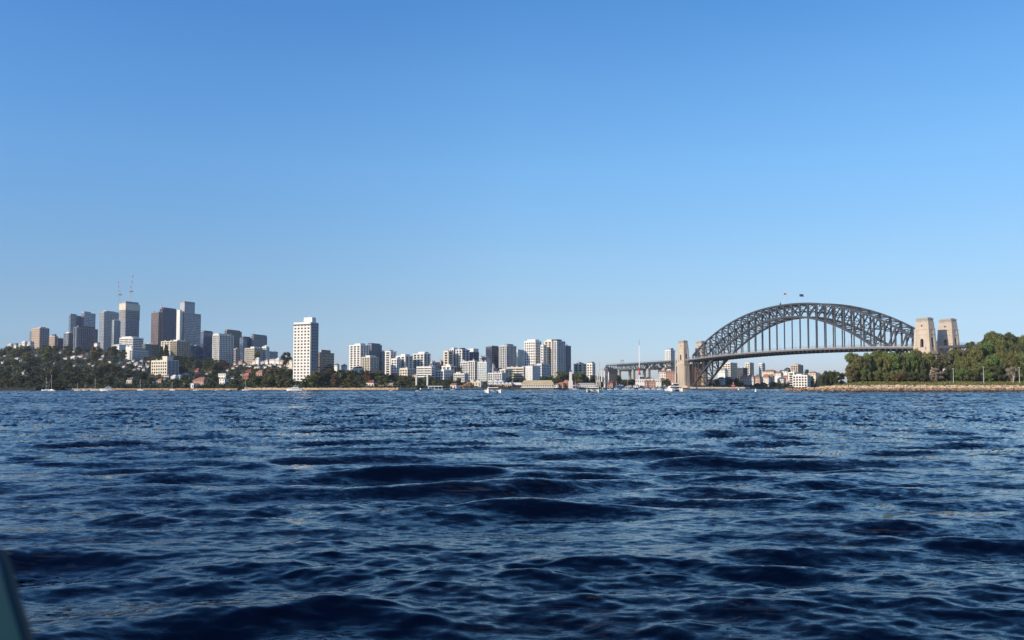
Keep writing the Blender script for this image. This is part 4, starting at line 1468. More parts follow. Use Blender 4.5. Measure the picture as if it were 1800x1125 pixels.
house(334, 683.5, 14, 8, 'white', 'white', 'boathouse', 'white boathouse on the water below the red narrow house', flat=True, cat='boathouse')
house(390, 666, 15, 8, 'white', 'iron', label='white flat-roofed villa on the slope below the white columned tower', flat=True)
house(390, 676, 11, 9, 'white', 'slate', label='lower white villa with dark doors beneath the flat-roofed villa', flat=True)
# under the bridge
for a in [(1268, 656, 12, 8, 'white', 'iron', 1650), (1266, 672, 10, 8, 'white', 'slate', 1520), (1278, 671, 9, 8, 'white', 'slate', 1530),
          (1307, 672, 9, 12, 'peach', 'tile', 1540), (1319, 672, 10, 12, 'white', 'tile', 1545), (1331, 672, 8, 12, 'peach', 'slate', 1540),
          (1345, 673, 11, 13, 'white', 'tile', 1540), (1354, 672, 8, 12, 'cream', 'tile', 1550), (1350, 659, 18, 8, 'cream', 'tile', 1650),
          (1366, 662, 12, 8, 'white', 'tile', 1640), (1372, 672, 10, 8, 'offwhite', 'slate', 1560), (1380, 668, 10, 7, 'peach', 'tile', 1590),
          (1379, 656, 9, 5, 'white', 'slate', 1700), (1427, 661, 12, 7, 'cream', 'tile', 1640), (1436, 662, 7, 6, 'brick', 'slate', 1660)]:
    house(*a[:6], D=a[6], th=42)
KEEP.append((1303, 1360, 660, 672, 1530))

# ------------------------------------------------------------------ amusement park and wharf front
def box_thing(name, label, cat, x0, x1, yt, yb, D, wall, roofm, roof_h=2.0, th=12, dep=14, win=True, gable=False, z0=None):
    C = P((x0 + x1) / 2, yb, D)
    k = D / F
    W, H = (x1 - x0) * k, (yb - yt) * k
    r = thing(name, label, cat, (C.x, C.y, C.z), -R(th))
    MB().box(-W / 2, W / 2, 0, dep, -C.z + .5, H).build('wall', WALL[wall], r)
    if gable:
        n = max(1, int(gable))
        q = MB()
        for i in range(n):
            a, b = -W / 2 + W * i / n, -W / 2 + W * (i + 1) / n
            q.prism([(a, H), (b, H), ((a + b) / 2, H + roof_h)], -.3, dep + .3)
        q.build('roof', roofm, r)
    else:
        MB().box(-W / 2 - .5, W / 2 + .5, -.5, dep + .5, H, H + roof_h, top=(roof_h * .6, dep * .3)).build('roof', roofm, r)
    if win:
        q = MB()
        n = max(2, int(W / 3.4))
        nf = max(1, int(H / 3.8))
        for f in range(nf):
            for i in range(n):
                cx = -W / 2 + W * (i + .5) / n
                q.box(cx - .7, cx + .7, -.12, .1, H / nf * (f + .3), H / nf * (f + .75))
        q.build('windows', GLASS['dark'], r, kind='stuff')
    KEEP.append((x0, x1, yt, yb, D))
    return r


box_thing('wharf_building', 'cream gabled waterfront building with two rows of small windows', 'building', 825, 845, 672, 684, 1180, 'cream', WALL['cream'], 4.5, 14, gable=2)
MB().box(0, 2.2, 0, 2.2, 0, 22).build('chimney_tower', WALL['cream'])
tag(bpy.data.objects['chimney_tower'], 'slim cream chimney tower at the right end of the gabled cream building', 'chimney')
bpy.data.objects['chimney_tower'].location = P(843, 684.5, 1175)
box_thing('cottage', 'small white waterfront cottage left of the orange rock face', 'cottage', 791, 802, 677, 684, 1110, 'white', ROOF['tile'], 2.5)
box_thing('terrace_row', 'pink and white waterfront terrace with dark shop fronts behind the left catamaran', 'terrace', 868, 900, 675, 683, 1230, 'peach', ROOF['white'], 3, gable=5)
box_thing('red_shed', 'dark red timber shed left of the long cream wharf shed', 'shed', 900, 917, 676.5, 682.5, 1235, 'brick', ROOF['white'], 3.5)
box_thing('white_hall', 'white low hall above the left catamaran', 'hall', 857, 885, 670, 680, 1260, 'offwhite', ROOF['white'], 2.5, gable=3)
sh = box_thing('wharf_shed', 'long cream wharf shed on dark piles', 'shed', 917, 973, 675, 681.5, 1195, 'cream', mat('buff_roof', (0.50, 0.42, 0.27), .9, .25, .3, c2=(.33, .28, .17)), 5.6, th=4, dep=20)
q = MB()
k = 1195 / F
for i in range(28):
    q.box(-28 * k + 2 * k * i, -28 * k + 2 * k * i + .5, -1.2, -.7, -4, .2)
q.build('wharf_piles', M_WOOD, sh, kind='stuff')
MB().box(-30 * k, 34 * k, -1.6, 0, -.2, .5).build('wharf_apron', WALL['offwhite'], sh)
for a in [(985, 681, 9, 8, 'salmon', 'tile', 'red tiled fairground pavilion right of the long cream wharf shed'),
          (994, 682, 8, 12, 'brick', 'tile', 'tall brick-red fairground hall left of the white obelisk'),
          (978, 681, 6, 6, 'white', 'tile', 'little white kiosk against the right end of the wharf shed'),
          (1012, 681, 8, 6, 'white', 'maroon', 'white kiosk with maroon roof right of the white obelisk'),
          (1072, 681, 9, 10, 'salmon', 'maroon', 'red fairground house right of the ferris wheel'),
          (1080, 682, 10, 8, 'cream', 'tile', 'cream fairground house with orange roof below the viaduct end'),
          (1090, 683, 9, 6, 'peach', 'white', 'peach shore pavilion with white roof below the viaduct'),
          (1105, 683, 10, 5, 'offwhite', 'iron', 'low pale shed on the shore below the gantry'),
          (1117, 682, 8, 5, 'white', 'iron', 'small white shed on the shore left of the brick wharf house'),
          (1165, 684, 12, 4, 'white', 'white', 'low white jetty shelter left of the right-hand catamaran')]:
    house(a[0], a[1], a[2], a[3], a[4], a[5], 'pavilion', a[6], D=interp(SHORE_D, a[0]) + 14, cat='pavilion')
box_thing('long_roof_hall', 'long grey roofed waterfront hall left of the ferris wheel', 'hall', 1015, 1046, 677, 682, 1270, 'offwhite', ROOF['iron'], 3.5)
box_thing('brick_wharf_house', 'orange brick house with gables left of the right-hand catamaran', 'house', 1133, 1152, 671, 681, 1390, 'salmon', ROOF['tile'], 4, gable=3)
box_thing('long_white_hall', 'long white roofed hall beneath the viaduct', 'hall', 1117, 1162, 668, 673, 1440, 'white', ROOF['white'], 2)
box_thing('white_flats', 'white flats with orange brick half under the viaduct beside the pylon', 'flats', 1158, 1170, 654, 668, 1480, 'white', ROOF['tile'], 3)
box_thing('orange_flats', 'orange brick flats under the viaduct touching the stone pylon', 'flats', 1170, 1186, 655, 668, 1475, 'salmon', ROOF['tile'], 3)

# obelisk tower with dark cap
r = thing('obelisk_tower', 'white stepped obelisk tower with dark pointed cap in the amusement park', 'tower', P(1003, 682, 1225), 0)
q = MB().box(-3.4, 3.4, -3, 3, -1, 11, top=(.3, .3))
q.box(-2.1, 2.1, -2.1, 2.1, 11, 25, top=(.3, .3))
q.build('tower_shaft', WALL['white'], r)
MB().box(-2.2, 2.2, -2.2, 2.2, 25, 31, top=(1.9, 1.9)).build('tower_cap', WALL['dark'], r)
for x, y0, y1, w, lab in ((1063, 650, 681, 3.6, 'tallest white fairground spire right of the ferris wheel'), (1058, 648, 667, 2.4, 'white spire just behind and left of the tallest fairground spire'),
                          (1070, 653, 668, 3.0, 'short leaning white spire right of the tallest fairground spire')):
    b_ = P(x, y1, 1300)
    t_ = P(x, y0, 1300)
    r = thing('spire', lab, 'spire', b_, 0, 'white fairground spires')
    h = t_.z - b_.z
    MB().cyl((0, 0, -4), (0, 0, h * .85), w / 2, w * .3, 8).build('spire_shaft', WALL['white'], r)
    MB().cyl((0, 0, h * .85), (0, 0, h), w * .34, .1, 8).build('spire_tip', WALL['offwhite'], r)
# dark roller-coaster hall at the viaduct end
building('dark_hall', 'dark blue-grey hall at the left end of the viaduct', 'hall', 1062, 1068, 1084, 648, 664, 1420, 'dark', 'dark', 'curtain', th=34, top=((.0, .4, .0, .8, 3, 'midgrey'),))
# ferris wheel nearly edge-on
fw = thing('ferris_wheel', 'pale ferris wheel seen almost edge-on beside the white spires', 'ferris wheel', P(1052, 682, 1290), R(80))
rad_, hub = 19.0, 22.5
for side in (-1.2, 1.2):
    q = MB()
    for i in range(24):
        a, b = 2 * math.pi * i / 24, 2 * math.pi * (i + 1) / 24
        q.bar((rad_ * math.cos(a), side, hub + rad_ * math.sin(a)), (rad_ * math.cos(b), side, hub + rad_ * math.sin(b)), .22)
    q.build('wheel_rim', WALL['offwhite'], fw)
for i in range(12):
    a = 2 * math.pi * i / 12
    MB().bar((0, 0, hub), (rad_ * math.cos(a), 0, hub + rad_ * math.sin(a)), .25).build('spoke', WALL['offwhite'], fw)
for i in range(12):
    a = 2 * math.pi * i / 12
    c = (rad_ * math.cos(a), hub + rad_ * math.sin(a))
    MB().box(c[0] - .8, c[0] + .8, -.8, .8, c[1] - 2.2, c[1] - .4).build('gondola', WALL['cream'] if i % 2 else WALL['offwhite'], fw)
for sx in (-9, 9):
    for sy in (-3, 3):
        MB().bar((sx, sy, 0), (0, sy * .5, hub), .6).build('leg', WALL['white'], fw)
# drop tower
dt = thing('drop_tower', 'very tall thin white ride tower with red base in front of the viaduct', 'ride tower', P(1124, 676, 1380))
hh = P(1124, 607, 1380).z - P(1124, 676, 1380).z
MB().bar((0, 0, -4), (0, 0, hh), 1.2).build('mast', M_BOATW, dt)
MB().bar((0, 0, hh), (0, 0, hh + 10), .45).build('antenna', M_STEEL, dt)
MB().cyl((0, 0, 17), (0, 0, 21), 2.6, 2.2, 10).build('ride_car', M_RED, dt)
MB().cyl((0, 0, 21), (0, 0, 29), 1.25, .95, 8).build('red_collar', M_RED, dt)
# white piles
for x, y0, y1, lab, nm in ((732, 661, 684, 'left one of two tall white piles at the bay mouth', 'mooring_pile'), (751.5, 659, 683, 'right one of two tall white piles, rising over the ferry wharf', 'mooring_pile')):
    D = 985
    b_, t_ = P(x, y1, D), P(x, y0, D)
    r = thing(nm, lab, 'pile', b_, 0, 'white piles at the bay mouth')
    MB().cyl((0, 0, -3), (0, 0, t_.z - b_.z), 1.15, 1.1, 10).build('pile_shaft', WALL['white'], r)
    MB().cyl((0, 0, t_.z - b_.z), (0, 0, t_.z - b_.z + .9), 1.25, .5, 10).build('pile_cap', WALL['offwhite'], r)
# white pole beside pylon and centre mast
for x, y0, y1, w, D, lab in ((1187.5, 619, 676, .9, 1400, 'tall thin white pole against the left side of the far stone pylon'), (866.5, 640, 672, 1.0, 1270, 'thin white pole rising behind the left catamaran')):
    b_, t_ = P(x, y1, D), P(x, y0, D)
    r = thing('flagpole', lab, 'pole', b_)
    MB().cyl((0, 0, -4), (0, 0, t_.z - b_.z), w, w * .6, 8).build('pole_shaft', WALL['white'], r)
    MB().cyl((0, 0, t_.z - b_.z), (0, 0, t_.z - b_.z + 1), w, .2, 8).build('finial', WALL['offwhite'], r)
# wharf with shelter at 750-778
r = thing('ferry_wharf', 'white roofed ferry wharf at the foot of the right-hand white pile', 'wharf', P(764, 685.5, 975), R(-4))
MB().box(-10, 10.5, 0, 6, .1, .8).build('pontoon', WALL['grey'], r)
MB().box(-10, 10, -.2, 6, 4.2, 5.0, top=(1, .8)).build('shelter_roof', ROOF['white'], r)
for x in (-9, -4.5, 0, 4.5, 9):
    MB().box(x - .2, x + .2, .4, .8, .8, 4.2).build('post', WALL['white'], r)
MB().box(-9.8, -7, .5, 5.5, .8, 4.1).build('ticket_booth', WALL['white'], r)
# orange cutting
q = MB()
rg = random.Random(3)
for i in range(70):
    u = rg.random()
    x = 800 + 26 * u
    y = 684 - rg.random() * (1 + 11 * u)
    D = 1120 + (684 - y) * 3 + 30 * u
    c = P(x, y, D)
    rock_mb(rg, q, c, rg.uniform(1.5, 3), rg.uniform(1.5, 2.5), rg.uniform(1, 1.8), rg.uniform(-.5, .5))
o = q.build('rock_cutting', mat('orange_rock', (0.45, 0.24, 0.13), .95, .2, .2))
tag(o, 'orange sandstone rock face left of the cream gabled building', 'rock face')
q = MB()
for i in range(110):
    x = 600 + 95 * rg.random()
    c = P(x, 683.5 - rg.random() * 5, 945 + rg.uniform(0, 12))
    rock_mb(rg, q, c, rg.uniform(.8, 2), rg.uniform(.8, 1.6), rg.uniform(.6, 1.3), rg.uniform(-.5, .5))
o = q.build('boulders', mat('pink_sandstone', (0.42, 0.26, 0.18), .95, .2, .3), kind='stuff')

# ------------------------------------------------------------------ cranes on the tower
def tower_crane(x, yb, yt, D, lab, lean):
    b_, t_ = P(x, yb, D), P(x, yt, D)
    H = t_.z - b_.z
    r = thing('tower_crane', lab, 'crane', b_, R(20), 'luffing cranes on the unfinished tower')
    mh = H * .30
    q = MB()
    w = 1.3
    for sx in (-w, w):
        for sy in (-w, w):
            q.bar((sx, sy, -16), (sx, sy, mh), .45)
    z = -16
    while z < mh:
        for s_ in (-1, 1):
            q.bar((-w, s_ * w, z), (w, s_ * w, z + 3), .3)
            q.bar((s_ * w, -w, z), (s_ * w, w, z + 3), .3)
        z += 3
    q.build('mast', WALL['offwhite'], r)
    MB().box(-2.2, 5.5, -1.6, 1.6, mh, mh + 3).build('machine_deck', WALL['midgrey'], r)
    MB().box(-3.6, -2.0, -1.2, 1.2, mh - .5, mh + 2.2).build('cab', WALL['white'], r)
    tip = Vector((-lean, 0, H))
    a = Vector((-1.5, 0, mh + 3))
    n = 7
    for i in range(n):
        q = MB()
        p0, p1 = a.lerp(tip, i / n), a.lerp(tip, (i + 1) / n)
        for oy in (-.8, .8):
            q.bar(p0 + Vector((0, oy, 0)), p1 + Vector((0, oy, 0)), .38)
        q.bar(p0 + Vector((0, -.8, 0)), p1 + Vector((0, .8, 0)), .3)
        q.bar(p0 + Vector((1.2, 0, 0)), p1 + Vector((1.2 * (1 - (i + 1) / n * .5), 0, 0)), .38)
        q.build('jib_section', M_RED if i % 2 else WALL['white'], r)
    MB().bar((4, 0, mh + 3), (3, 0, mh + 9), .5).build('a_frame', WALL['midgrey'], r)
    MB().bar((3, 0, mh + 9), tip, .14).build('hoist_cable', WALL['dark'], r)
    return r


tower_crane(209.5, 531, 491, 2060, 'shorter red and white luffing crane, left one on the unfinished tower', 4)
tower_crane(229.5, 528, 479, 2070, 'taller red and white luffing crane, right one on the unfinished tower', -5)

# ------------------------------------------------------------------ boats
def hull_mb(L, Bm, H, bow=.28, z0=-.3):
    """pointed hull, bow towards -x"""
    st = [(-.5, .02, 1.25), (-.42, .45, 1.15), (-.25, .85, 1.05), (0, 1, 1), (.3, .95, .98), (.5, .8, 1)]
    vs, fs = [], []
    for t, w, h in st:
        hw = Bm / 2 * w
        vs += [(t * L, 0, z0), (t * L * .98, -hw * .75, z0 + H * .35), (t * L, -hw, H * h), (t * L, hw, H * h), (t * L * .98, hw * .75, z0 + H * .35)]
    n = 5
    for i in range(len(st) - 1):
        for k in range(n):
            a, b = i * n + k, i * n + (k + 1) % n
            fs.append((a, b, b + n, a + n))
    fs.append(tuple(range(n)))
    fs.append(tuple(reversed(range(len(vs) - n, len(vs)))))
    return MB().add(vs, fs)


def yacht(x, yw, D, L, mast, lab, rz=0, hullm=M_BOATW, cover=True):
    p = P(x, yw, D)
    r = thing('yacht', lab, 'yacht', (p.x, p.y, 0), rz, 'moored yachts')
    hull_mb(L, L * .3, 1.2).build('hull', hullm, r)
    MB().box(-L * .18, L * .22, -L * .09, L * .09, 1.15, 1.75, top=(.4, .15)).build('cabin', M_BOATW, r)
    MB().box(-L * .12, L * .16, -L * .092, L * .092, 1.32, 1.52).build('cabin_window', GLASS['dark'], r)
    MB().cyl((-L * .05, 0, 1.2), (-L * .05, 0, mast), .17, .12, 6).build('mast', M_MAST, r)
    MB().cyl((-L * .05, 0, 2.5), (L * .36, 0, 2.7), .2 if cover else .09, None, 6).build('boom', M_CANVAS if cover else M_MAST, r)
    MB().bar((-L * .05, 0, mast * .97), (-L * .48, 0, 1.4), .05).build('forestay', M_MAST, r)
    MB().bar((-L * .05, -.9, mast * .6), (-L * .05, .9, mast * .6), .09).build('spreader', M_MAST, r)
    return r


for x_, yw_, D_, L_y, m_, lab_ in ((247, 686, 895, 8, 13, 'white yacht moored alone below the white gridded apartment block'), (303, 686.2, 890, 7, 10, 'small white yacht moored left of the white boathouse'),
                                (432, 686.4, 880, 8, 12, 'white yacht moored where the long tan sea wall begins'), (1012, 685, 1180, 9, 14, 'white yacht moored right of the white obelisk tower'),
                                (1084, 684.8, 1220, 8, 13, 'white yacht moored below the cream fairground house'), (1104, 685, 1190, 9, 15, 'taller masted white yacht moored below the gantry'),
                                (1138, 684.7, 1230, 8, 12, 'white yacht moored below the left end of the brick wharf house'), (1160, 685, 1200, 8, 13, 'white yacht moored just left of the right-hand catamaran')):
    yacht(x_, yw_, D_, L_y, m_, lab_, R(random.uniform(-12, 12)))


def boat_D(yw):
    return EYE * F / (yw - HOR)


yacht(82, 686, 870, 11, 15, 'white yacht with the shorter mast, left boat of the overlapping pair', R(4))
yacht(91, 687, 840, 9, 17.5, 'white yacht with the taller mast, right boat of the overlapping pair', R(-12), M_BOATY)
yacht(137, 686, 880, 7.5, 9, 'small grey yacht with short mast between the pair and the cruiser', R(6), M_BOATY)
yacht(168, 686, 860, 11, 13.5, 'white yacht just left of the white motor cruiser', R(3))
yacht(150, 685.6, 905, 6, 8, 'tiny pale sailing boat left of the yacht beside the cruiser', R(10))


def cruiser(x, yw, D, L, lab, rz=0, hull=M_BOATW, top=True):
    p = P(x, yw, D)
    r = thing('motor_cruiser', lab, 'motor boat', (p.x, p.y, 0), rz, 'motor boats')
    hull_mb(L, L * .3, L * .13).build('hull', hull, r)
    h = L * .13
    MB().box(-L * .22, L * .32, -L * .11, L * .11, h - .1, h + L * .1, top=(L * .06, .2)).build('cabin', M_BOATW, r)
    MB().box(-L * .17, L * .28, -L * .113, L * .113, h + L * .03, h + L * .065).build('cabin_window', GLASS['dark'], r)
    if top:
        MB().box(-L * .06, L * .2, -L * .1, L * .1, h + L * .17, h + L * .185).build('flybridge_roof', M_BOATW, r)
        for sx in (-L * .04, L * .18):
            for sy in (-L * .08, L * .08):
                MB().bar((sx, sy, h + L * .08), (sx, sy, h + L * .17), .12).build('roof_post', M_MAST, r)
        MB().bar((L * .05, 0, h + L * .18), (L * .05, 0, h + L * .28), .15).build('radar_mast', M_MAST, r)
    return r


cruiser(189, 686.5, 835, 15, 'white motor cruiser with radar arch, right of the left yachts', R(10))
cruiser(184, 688, 800, 8, 'small open white boat below the white motor cruiser', R(-5), top=False)
cruiser(518, 687.8, 812, 17, 'long low white cruiser under the tall white tower', R(-6))
cruiser(400, 688, 790, 9, 'dark hulled small cruiser near the sea wall start', R(-8), M_BOATD, top=False)
cruiser(381, 686.6, 880, 4.5, 'tiny white dinghy left of the dark hulled cruiser', 0, top=False)
cruiser(344, 686.2, 890, 6, 'tiny white launch beside the white boathouse', 0, top=False)
cruiser(687, 687.7, 810, 4, 'tiny white runabout left of the white piles', 0, top=False)
cruiser(735, 687.6, 820, 5, 'tiny white speedboat below the left white pile', R(20), top=False)


def catamaran(x, yw, D, W, lab, hullm, dark, rz):
    """sailing/charter catamaran seen from ahead: two hulls, bridge deck, cabin"""
    p = P(x, yw, D)
    r = thing('catamaran', lab, 'catamaran', (p.x, p.y, 0), rz, 'white catamarans')
    L = W * 1.5
    for s_ in (-1, 1):
        hb = hull_mb(L, W * .26, W * .2)
        hb.v = [(y + s_ * W * .37, x_, z) for x_, y, z in hb.v]
        hb.build('hull', hullm, r)
    MB().box(-W * .42, W * .42, -L * .22, L * .45, W * .12, W * .2).build('bridge_deck', hullm, r)
    MB().box(-W * .34, W * .34, -L * .12, L * .35, W * .2, W * .37, top=(W * .05, L * .06)).build('cabin', hullm, r)
    MB().box(-W * .325, W * .325, -L * .125, L * .3, W * .235, W * .33, top=(W * .03, L * .02)).build('cabin_window', GLASS['dark'], r)
    MB().box(-W * .30, W * .30, L * .00, L * .36, W * .46, W * .48).build('canopy', M_CANVAS if dark else M_BOATW, r)
    for sx in (-.27, .27):
        for sy in (.02, .33):
            MB().bar((W * sx, L * sy, W * .33), (W * sx, L * sy, W * .46), .14).build('canopy_post', M_MAST, r)
    for s_ in (-1, 1):
        q = MB()
        for k_ in range(6):
            yy = -L * .4 + L * .16 * k_
            q.bar((s_ * W * .46, yy, W * .19), (s_ * W * .46, yy, W * .27), .07)
        q.bar((s_ * W * .46, -L * .4, W * .27), (s_ * W * .46, L * .4, W * .27), .07)
        q.build('guard_rail', M_MAST, r)
    MB().box(-W * .1, W * .12, -L * .3, -L * .16, W * .2, W * .25, top=(W * .02, W * .04)).build('sail_bag', M_CANVAS, r)
    MB().box(W * .12, W * .24, L * .05, L * .12, W * .36, W * .43).build('helm_seat', WALL['brick'], r)
    MB().bar((-W * .36, -L * .42, W * .22), (W * .36, -L * .42, W * .22), .2).build('crossbeam', M_MAST, r)
    return r


cat1 = catamaran(867, 692, 560, 11.5, 'white catamaran left of the long wharf shed', M_BOATW, True, R(8))
cat2 = catamaran(1044, 690.5, 600, 11.5, 'cream catamaran with tall mast below the ferris wheel', M_BOATY, False, R(-10))
MB().cyl((1.5, 0, 3.5), (1.5, 0, 27), .17, .1, 6).build('mast', M_MAST, cat2)
MB().cyl((1.5, 0, 5.2), (2.5, 6.5, 5.6), .2, None, 6).build('boom', M_MAST, cat2)
cat3 = catamaran(1185, 688.3, 760, 13.5, 'white charter catamaran in front of the far stone pylon', M_BOATW, True, R(6))
MB().box(-.5, 5.2, 1.5, 6, 5.2, 8.2).build('upper_cabin', M_BOATW, cat3)
MB().box(-.3, 5.0, 1.45, 1.6, 6.3, 7.4).build('upper_window', GLASS['dark'], cat3)
MB().bar((2.5, 4, 8.2), (2.5, 4, 10.2), .2).build('radar_mast', M_MAST, cat3)
# channel marker and buoy, small craft under the bridge
r = thing('channel_marker', 'red and white channel marker post standing in the water below the arch', 'channel marker', (*P(1289, 687, 900).xy, 0))
for sx in (-1.3, 1.3):
    MB().bar((sx, 0, -2), (sx * .6, 0, 5.2), .5).build('leg', M_RED, r)
MB().box(-1.7, 1.7, -1, 1, 5.2, 5.7).build('platform', WALL['offwhite'], r)
MB().box(-1.0, 1.0, -.9, .9, 5.7, 8.2).build('lantern_house', M_RED, r)
MB().cyl((0, 0, 8.2), (0, 0, 10), .25, .15, 6).build('lantern', WALL['white'], r)
cruiser(1298, 685.6, 1000, 8, 'small white ferry boat right of the channel marker', R(80))
r = thing('buoy', 'small white cone buoy with tan base under the arch', 'buoy', (*P(1328.5, 689.5, 700).xy, 0))
MB().cyl((0, 0, -.3), (0, 0, .7), 1.0, 1.0, 12).build('float', WALL['cream'], r)
MB().cyl((0, 0, .7), (0, 0, 3.2), .85, .1, 10).build('cone_topmark', WALL['white'], r)
for x, yw, D, L, lab in ((1098, 684.6, 1240, 8, 'small white boat moored left of the gantry column'), (1112, 684.8, 1230, 7, 'small moored boat below the drop tower, left one'),
                         (1127, 684.6, 1240, 8, 'small moored boat below the drop tower, right one'), (1150, 684.4, 1260, 9, 'small white boat below the brick wharf house'),
                         (1072, 685, 1150, 7, 'small white boat right of the cream catamaran'), (796, 685.9, 1000, 6, 'small white boat below the white waterfront cottage')):
    cruiser(x, yw, D, L, lab, R(5), top=False)

# ------------------------------------------------------------------ lamp posts and small things on the headland
for x, yt, yb, lab in ((1676, 648, 668, 'leftmost of the three park lamp posts on the headland'), (1729, 645, 667, 'middle of the three park lamp posts on the headland'), (1792, 646, 665, 'rightmost of the three park lamp posts on the headland')):
    D = 772
    b_, t_ = P(x, yb, D), P(x, yt, D)
    r = thing('lamp_post', lab, 'lamp post', (b_.x, b_.y, head_z(x, D) - .3), 0, 'park lamp posts')
    h = t_.z - head_z(x, D)
    MB().cyl((0, 0, 0), (0, 0, h), .32, .2, 8).build('post', mat('pale_green_paint', (.42, .48, .42), .6, .05, 1), r)
    MB().box(-.9, .9, -.3, .3, h, h + .35).build('lamp_head', WALL['offwhite'], r)
r = thing('park_pavilion', 'small pale stone pavilion with arched doorway behind the pinkish shrub', 'pavilion', (*P(1655, 660, 870).xy, 12), R(-32))
q = MB()
arch_wall(q, 11, 0, 11, 4, 8, 0, 1.2, Matrix.Identity(4))
q.box(-5.5, 5.5, 1.3, 8, 0, 10.8)
q.build('wall', WALL['white'], r)
MB().box(-6, 6, -.4, 8.4, 11, 12.2, top=(3, 3)).build('roof', ROOF['white'], r)
# pale path along the grass
q = MB()
for i in range(60):
    x0_, x1_ = 1600 + i * 8, 1608 + i * 8
    D0 = 768
    a, b = (x0_ - 900) / F, (x1_ - 900) / F
    z0_, z1_ = head_z(x0_, D0) + .35, head_z(x1_, D0) + .35
    za_, zb_ = head_z(x0_, D0 + 4) + .35, head_z(x1_, D0 + 4) + .35
    q.add([(a * D0, D0, z0_), (b * D0, D0, z1_), (b * (D0 + 4), D0 + 4, zb_), (a * (D0 + 4), D0 + 4, za_)], [(0, 1, 2, 3)])
q.build('path', WALL['cream'], kind='structure')

# ------------------------------------------------------------------ trees: north shore
def blocked(x, y0, y1, hw, D):
    for k in KEEP:
        if D < k[4] and x + hw * .75 > k[0] and x - hw * .75 < k[1] and y0 < k[3] - 1.5 and y1 > k[2]:
            return k
    return None


rt = random.Random(42)


def scatter(xa, xb, sx, ya_off, yb, sy, hpx, zone, colours, jitter=.45, shapes=None):
    y = yb
    row = 0
    while True:
        any_ = False
        x = xa + (sx / 2 if row % 2 else 0)
        while x < xb:
            crest = interp(CREST_Y, x) + ya_off
            if y >= crest:
                any_ = True
                xx, yy = x + rt.uniform(-jitter, jitter) * sx, y + rt.uniform(-jitter, jitter) * sy
                yy = min(yy, 684)
                D = ground_at(xx, max(yy, interp(CREST_Y, xx) + .5))
                k = rt.choice(shapes or [0, 1, 2, 3, 0, 1, 2, 5, 4, 6])
                h = rt.uniform(*hpx)
                w = h * rt.uniform(.95, 1.25)
                fit = False
                for sc_ in (1, .75, .5):
                    hh_, ww_ = h * sc_, w * sc_
                    if not blocked(xx, yy - hh_, yy, ww_ * .42, D):
                        fit = True
                        break
                if fit:
                    m = D / F
                    z = land_z(xx, D)
                    shp = FAR_SH[k]
                    cname = rt.choice(colours)
                    wm = ww_ * m * {'round': 1.15, 'wide': .9, 'tall': 1.5, 'pine': 1.2}[shp]
                    add_tree(T_FAR, k, shp, ((xx - 900) / F * D, D, z - .5), hh_ * m, wm, cname, xx, yy, zone)
            x += sx
        y -= sy
        row += 1
        if not any_ and y < 600:
            break


scatter(-15, 520, 17, 0, 683, 11, (14, 20), 'left', ['dark green', 'dark green', 'deep green', 'olive green', 'grey green', 'brown green', 'deep green'])
scatter(436, 512, 14, 12, 681, 9, (15, 20), 'left', ['olive green', 'brown green', 'dark green'])
scatter(560, 730, 13, 0, 681, 9, (13, 18), 'point', ['olive green', 'brown green', 'dark green', 'rusty brown', 'olive green'])
scatter(738, 806, 13, 4, 680, 8, (12, 17), 'bay', ['grey green', 'olive green', 'dark green'])
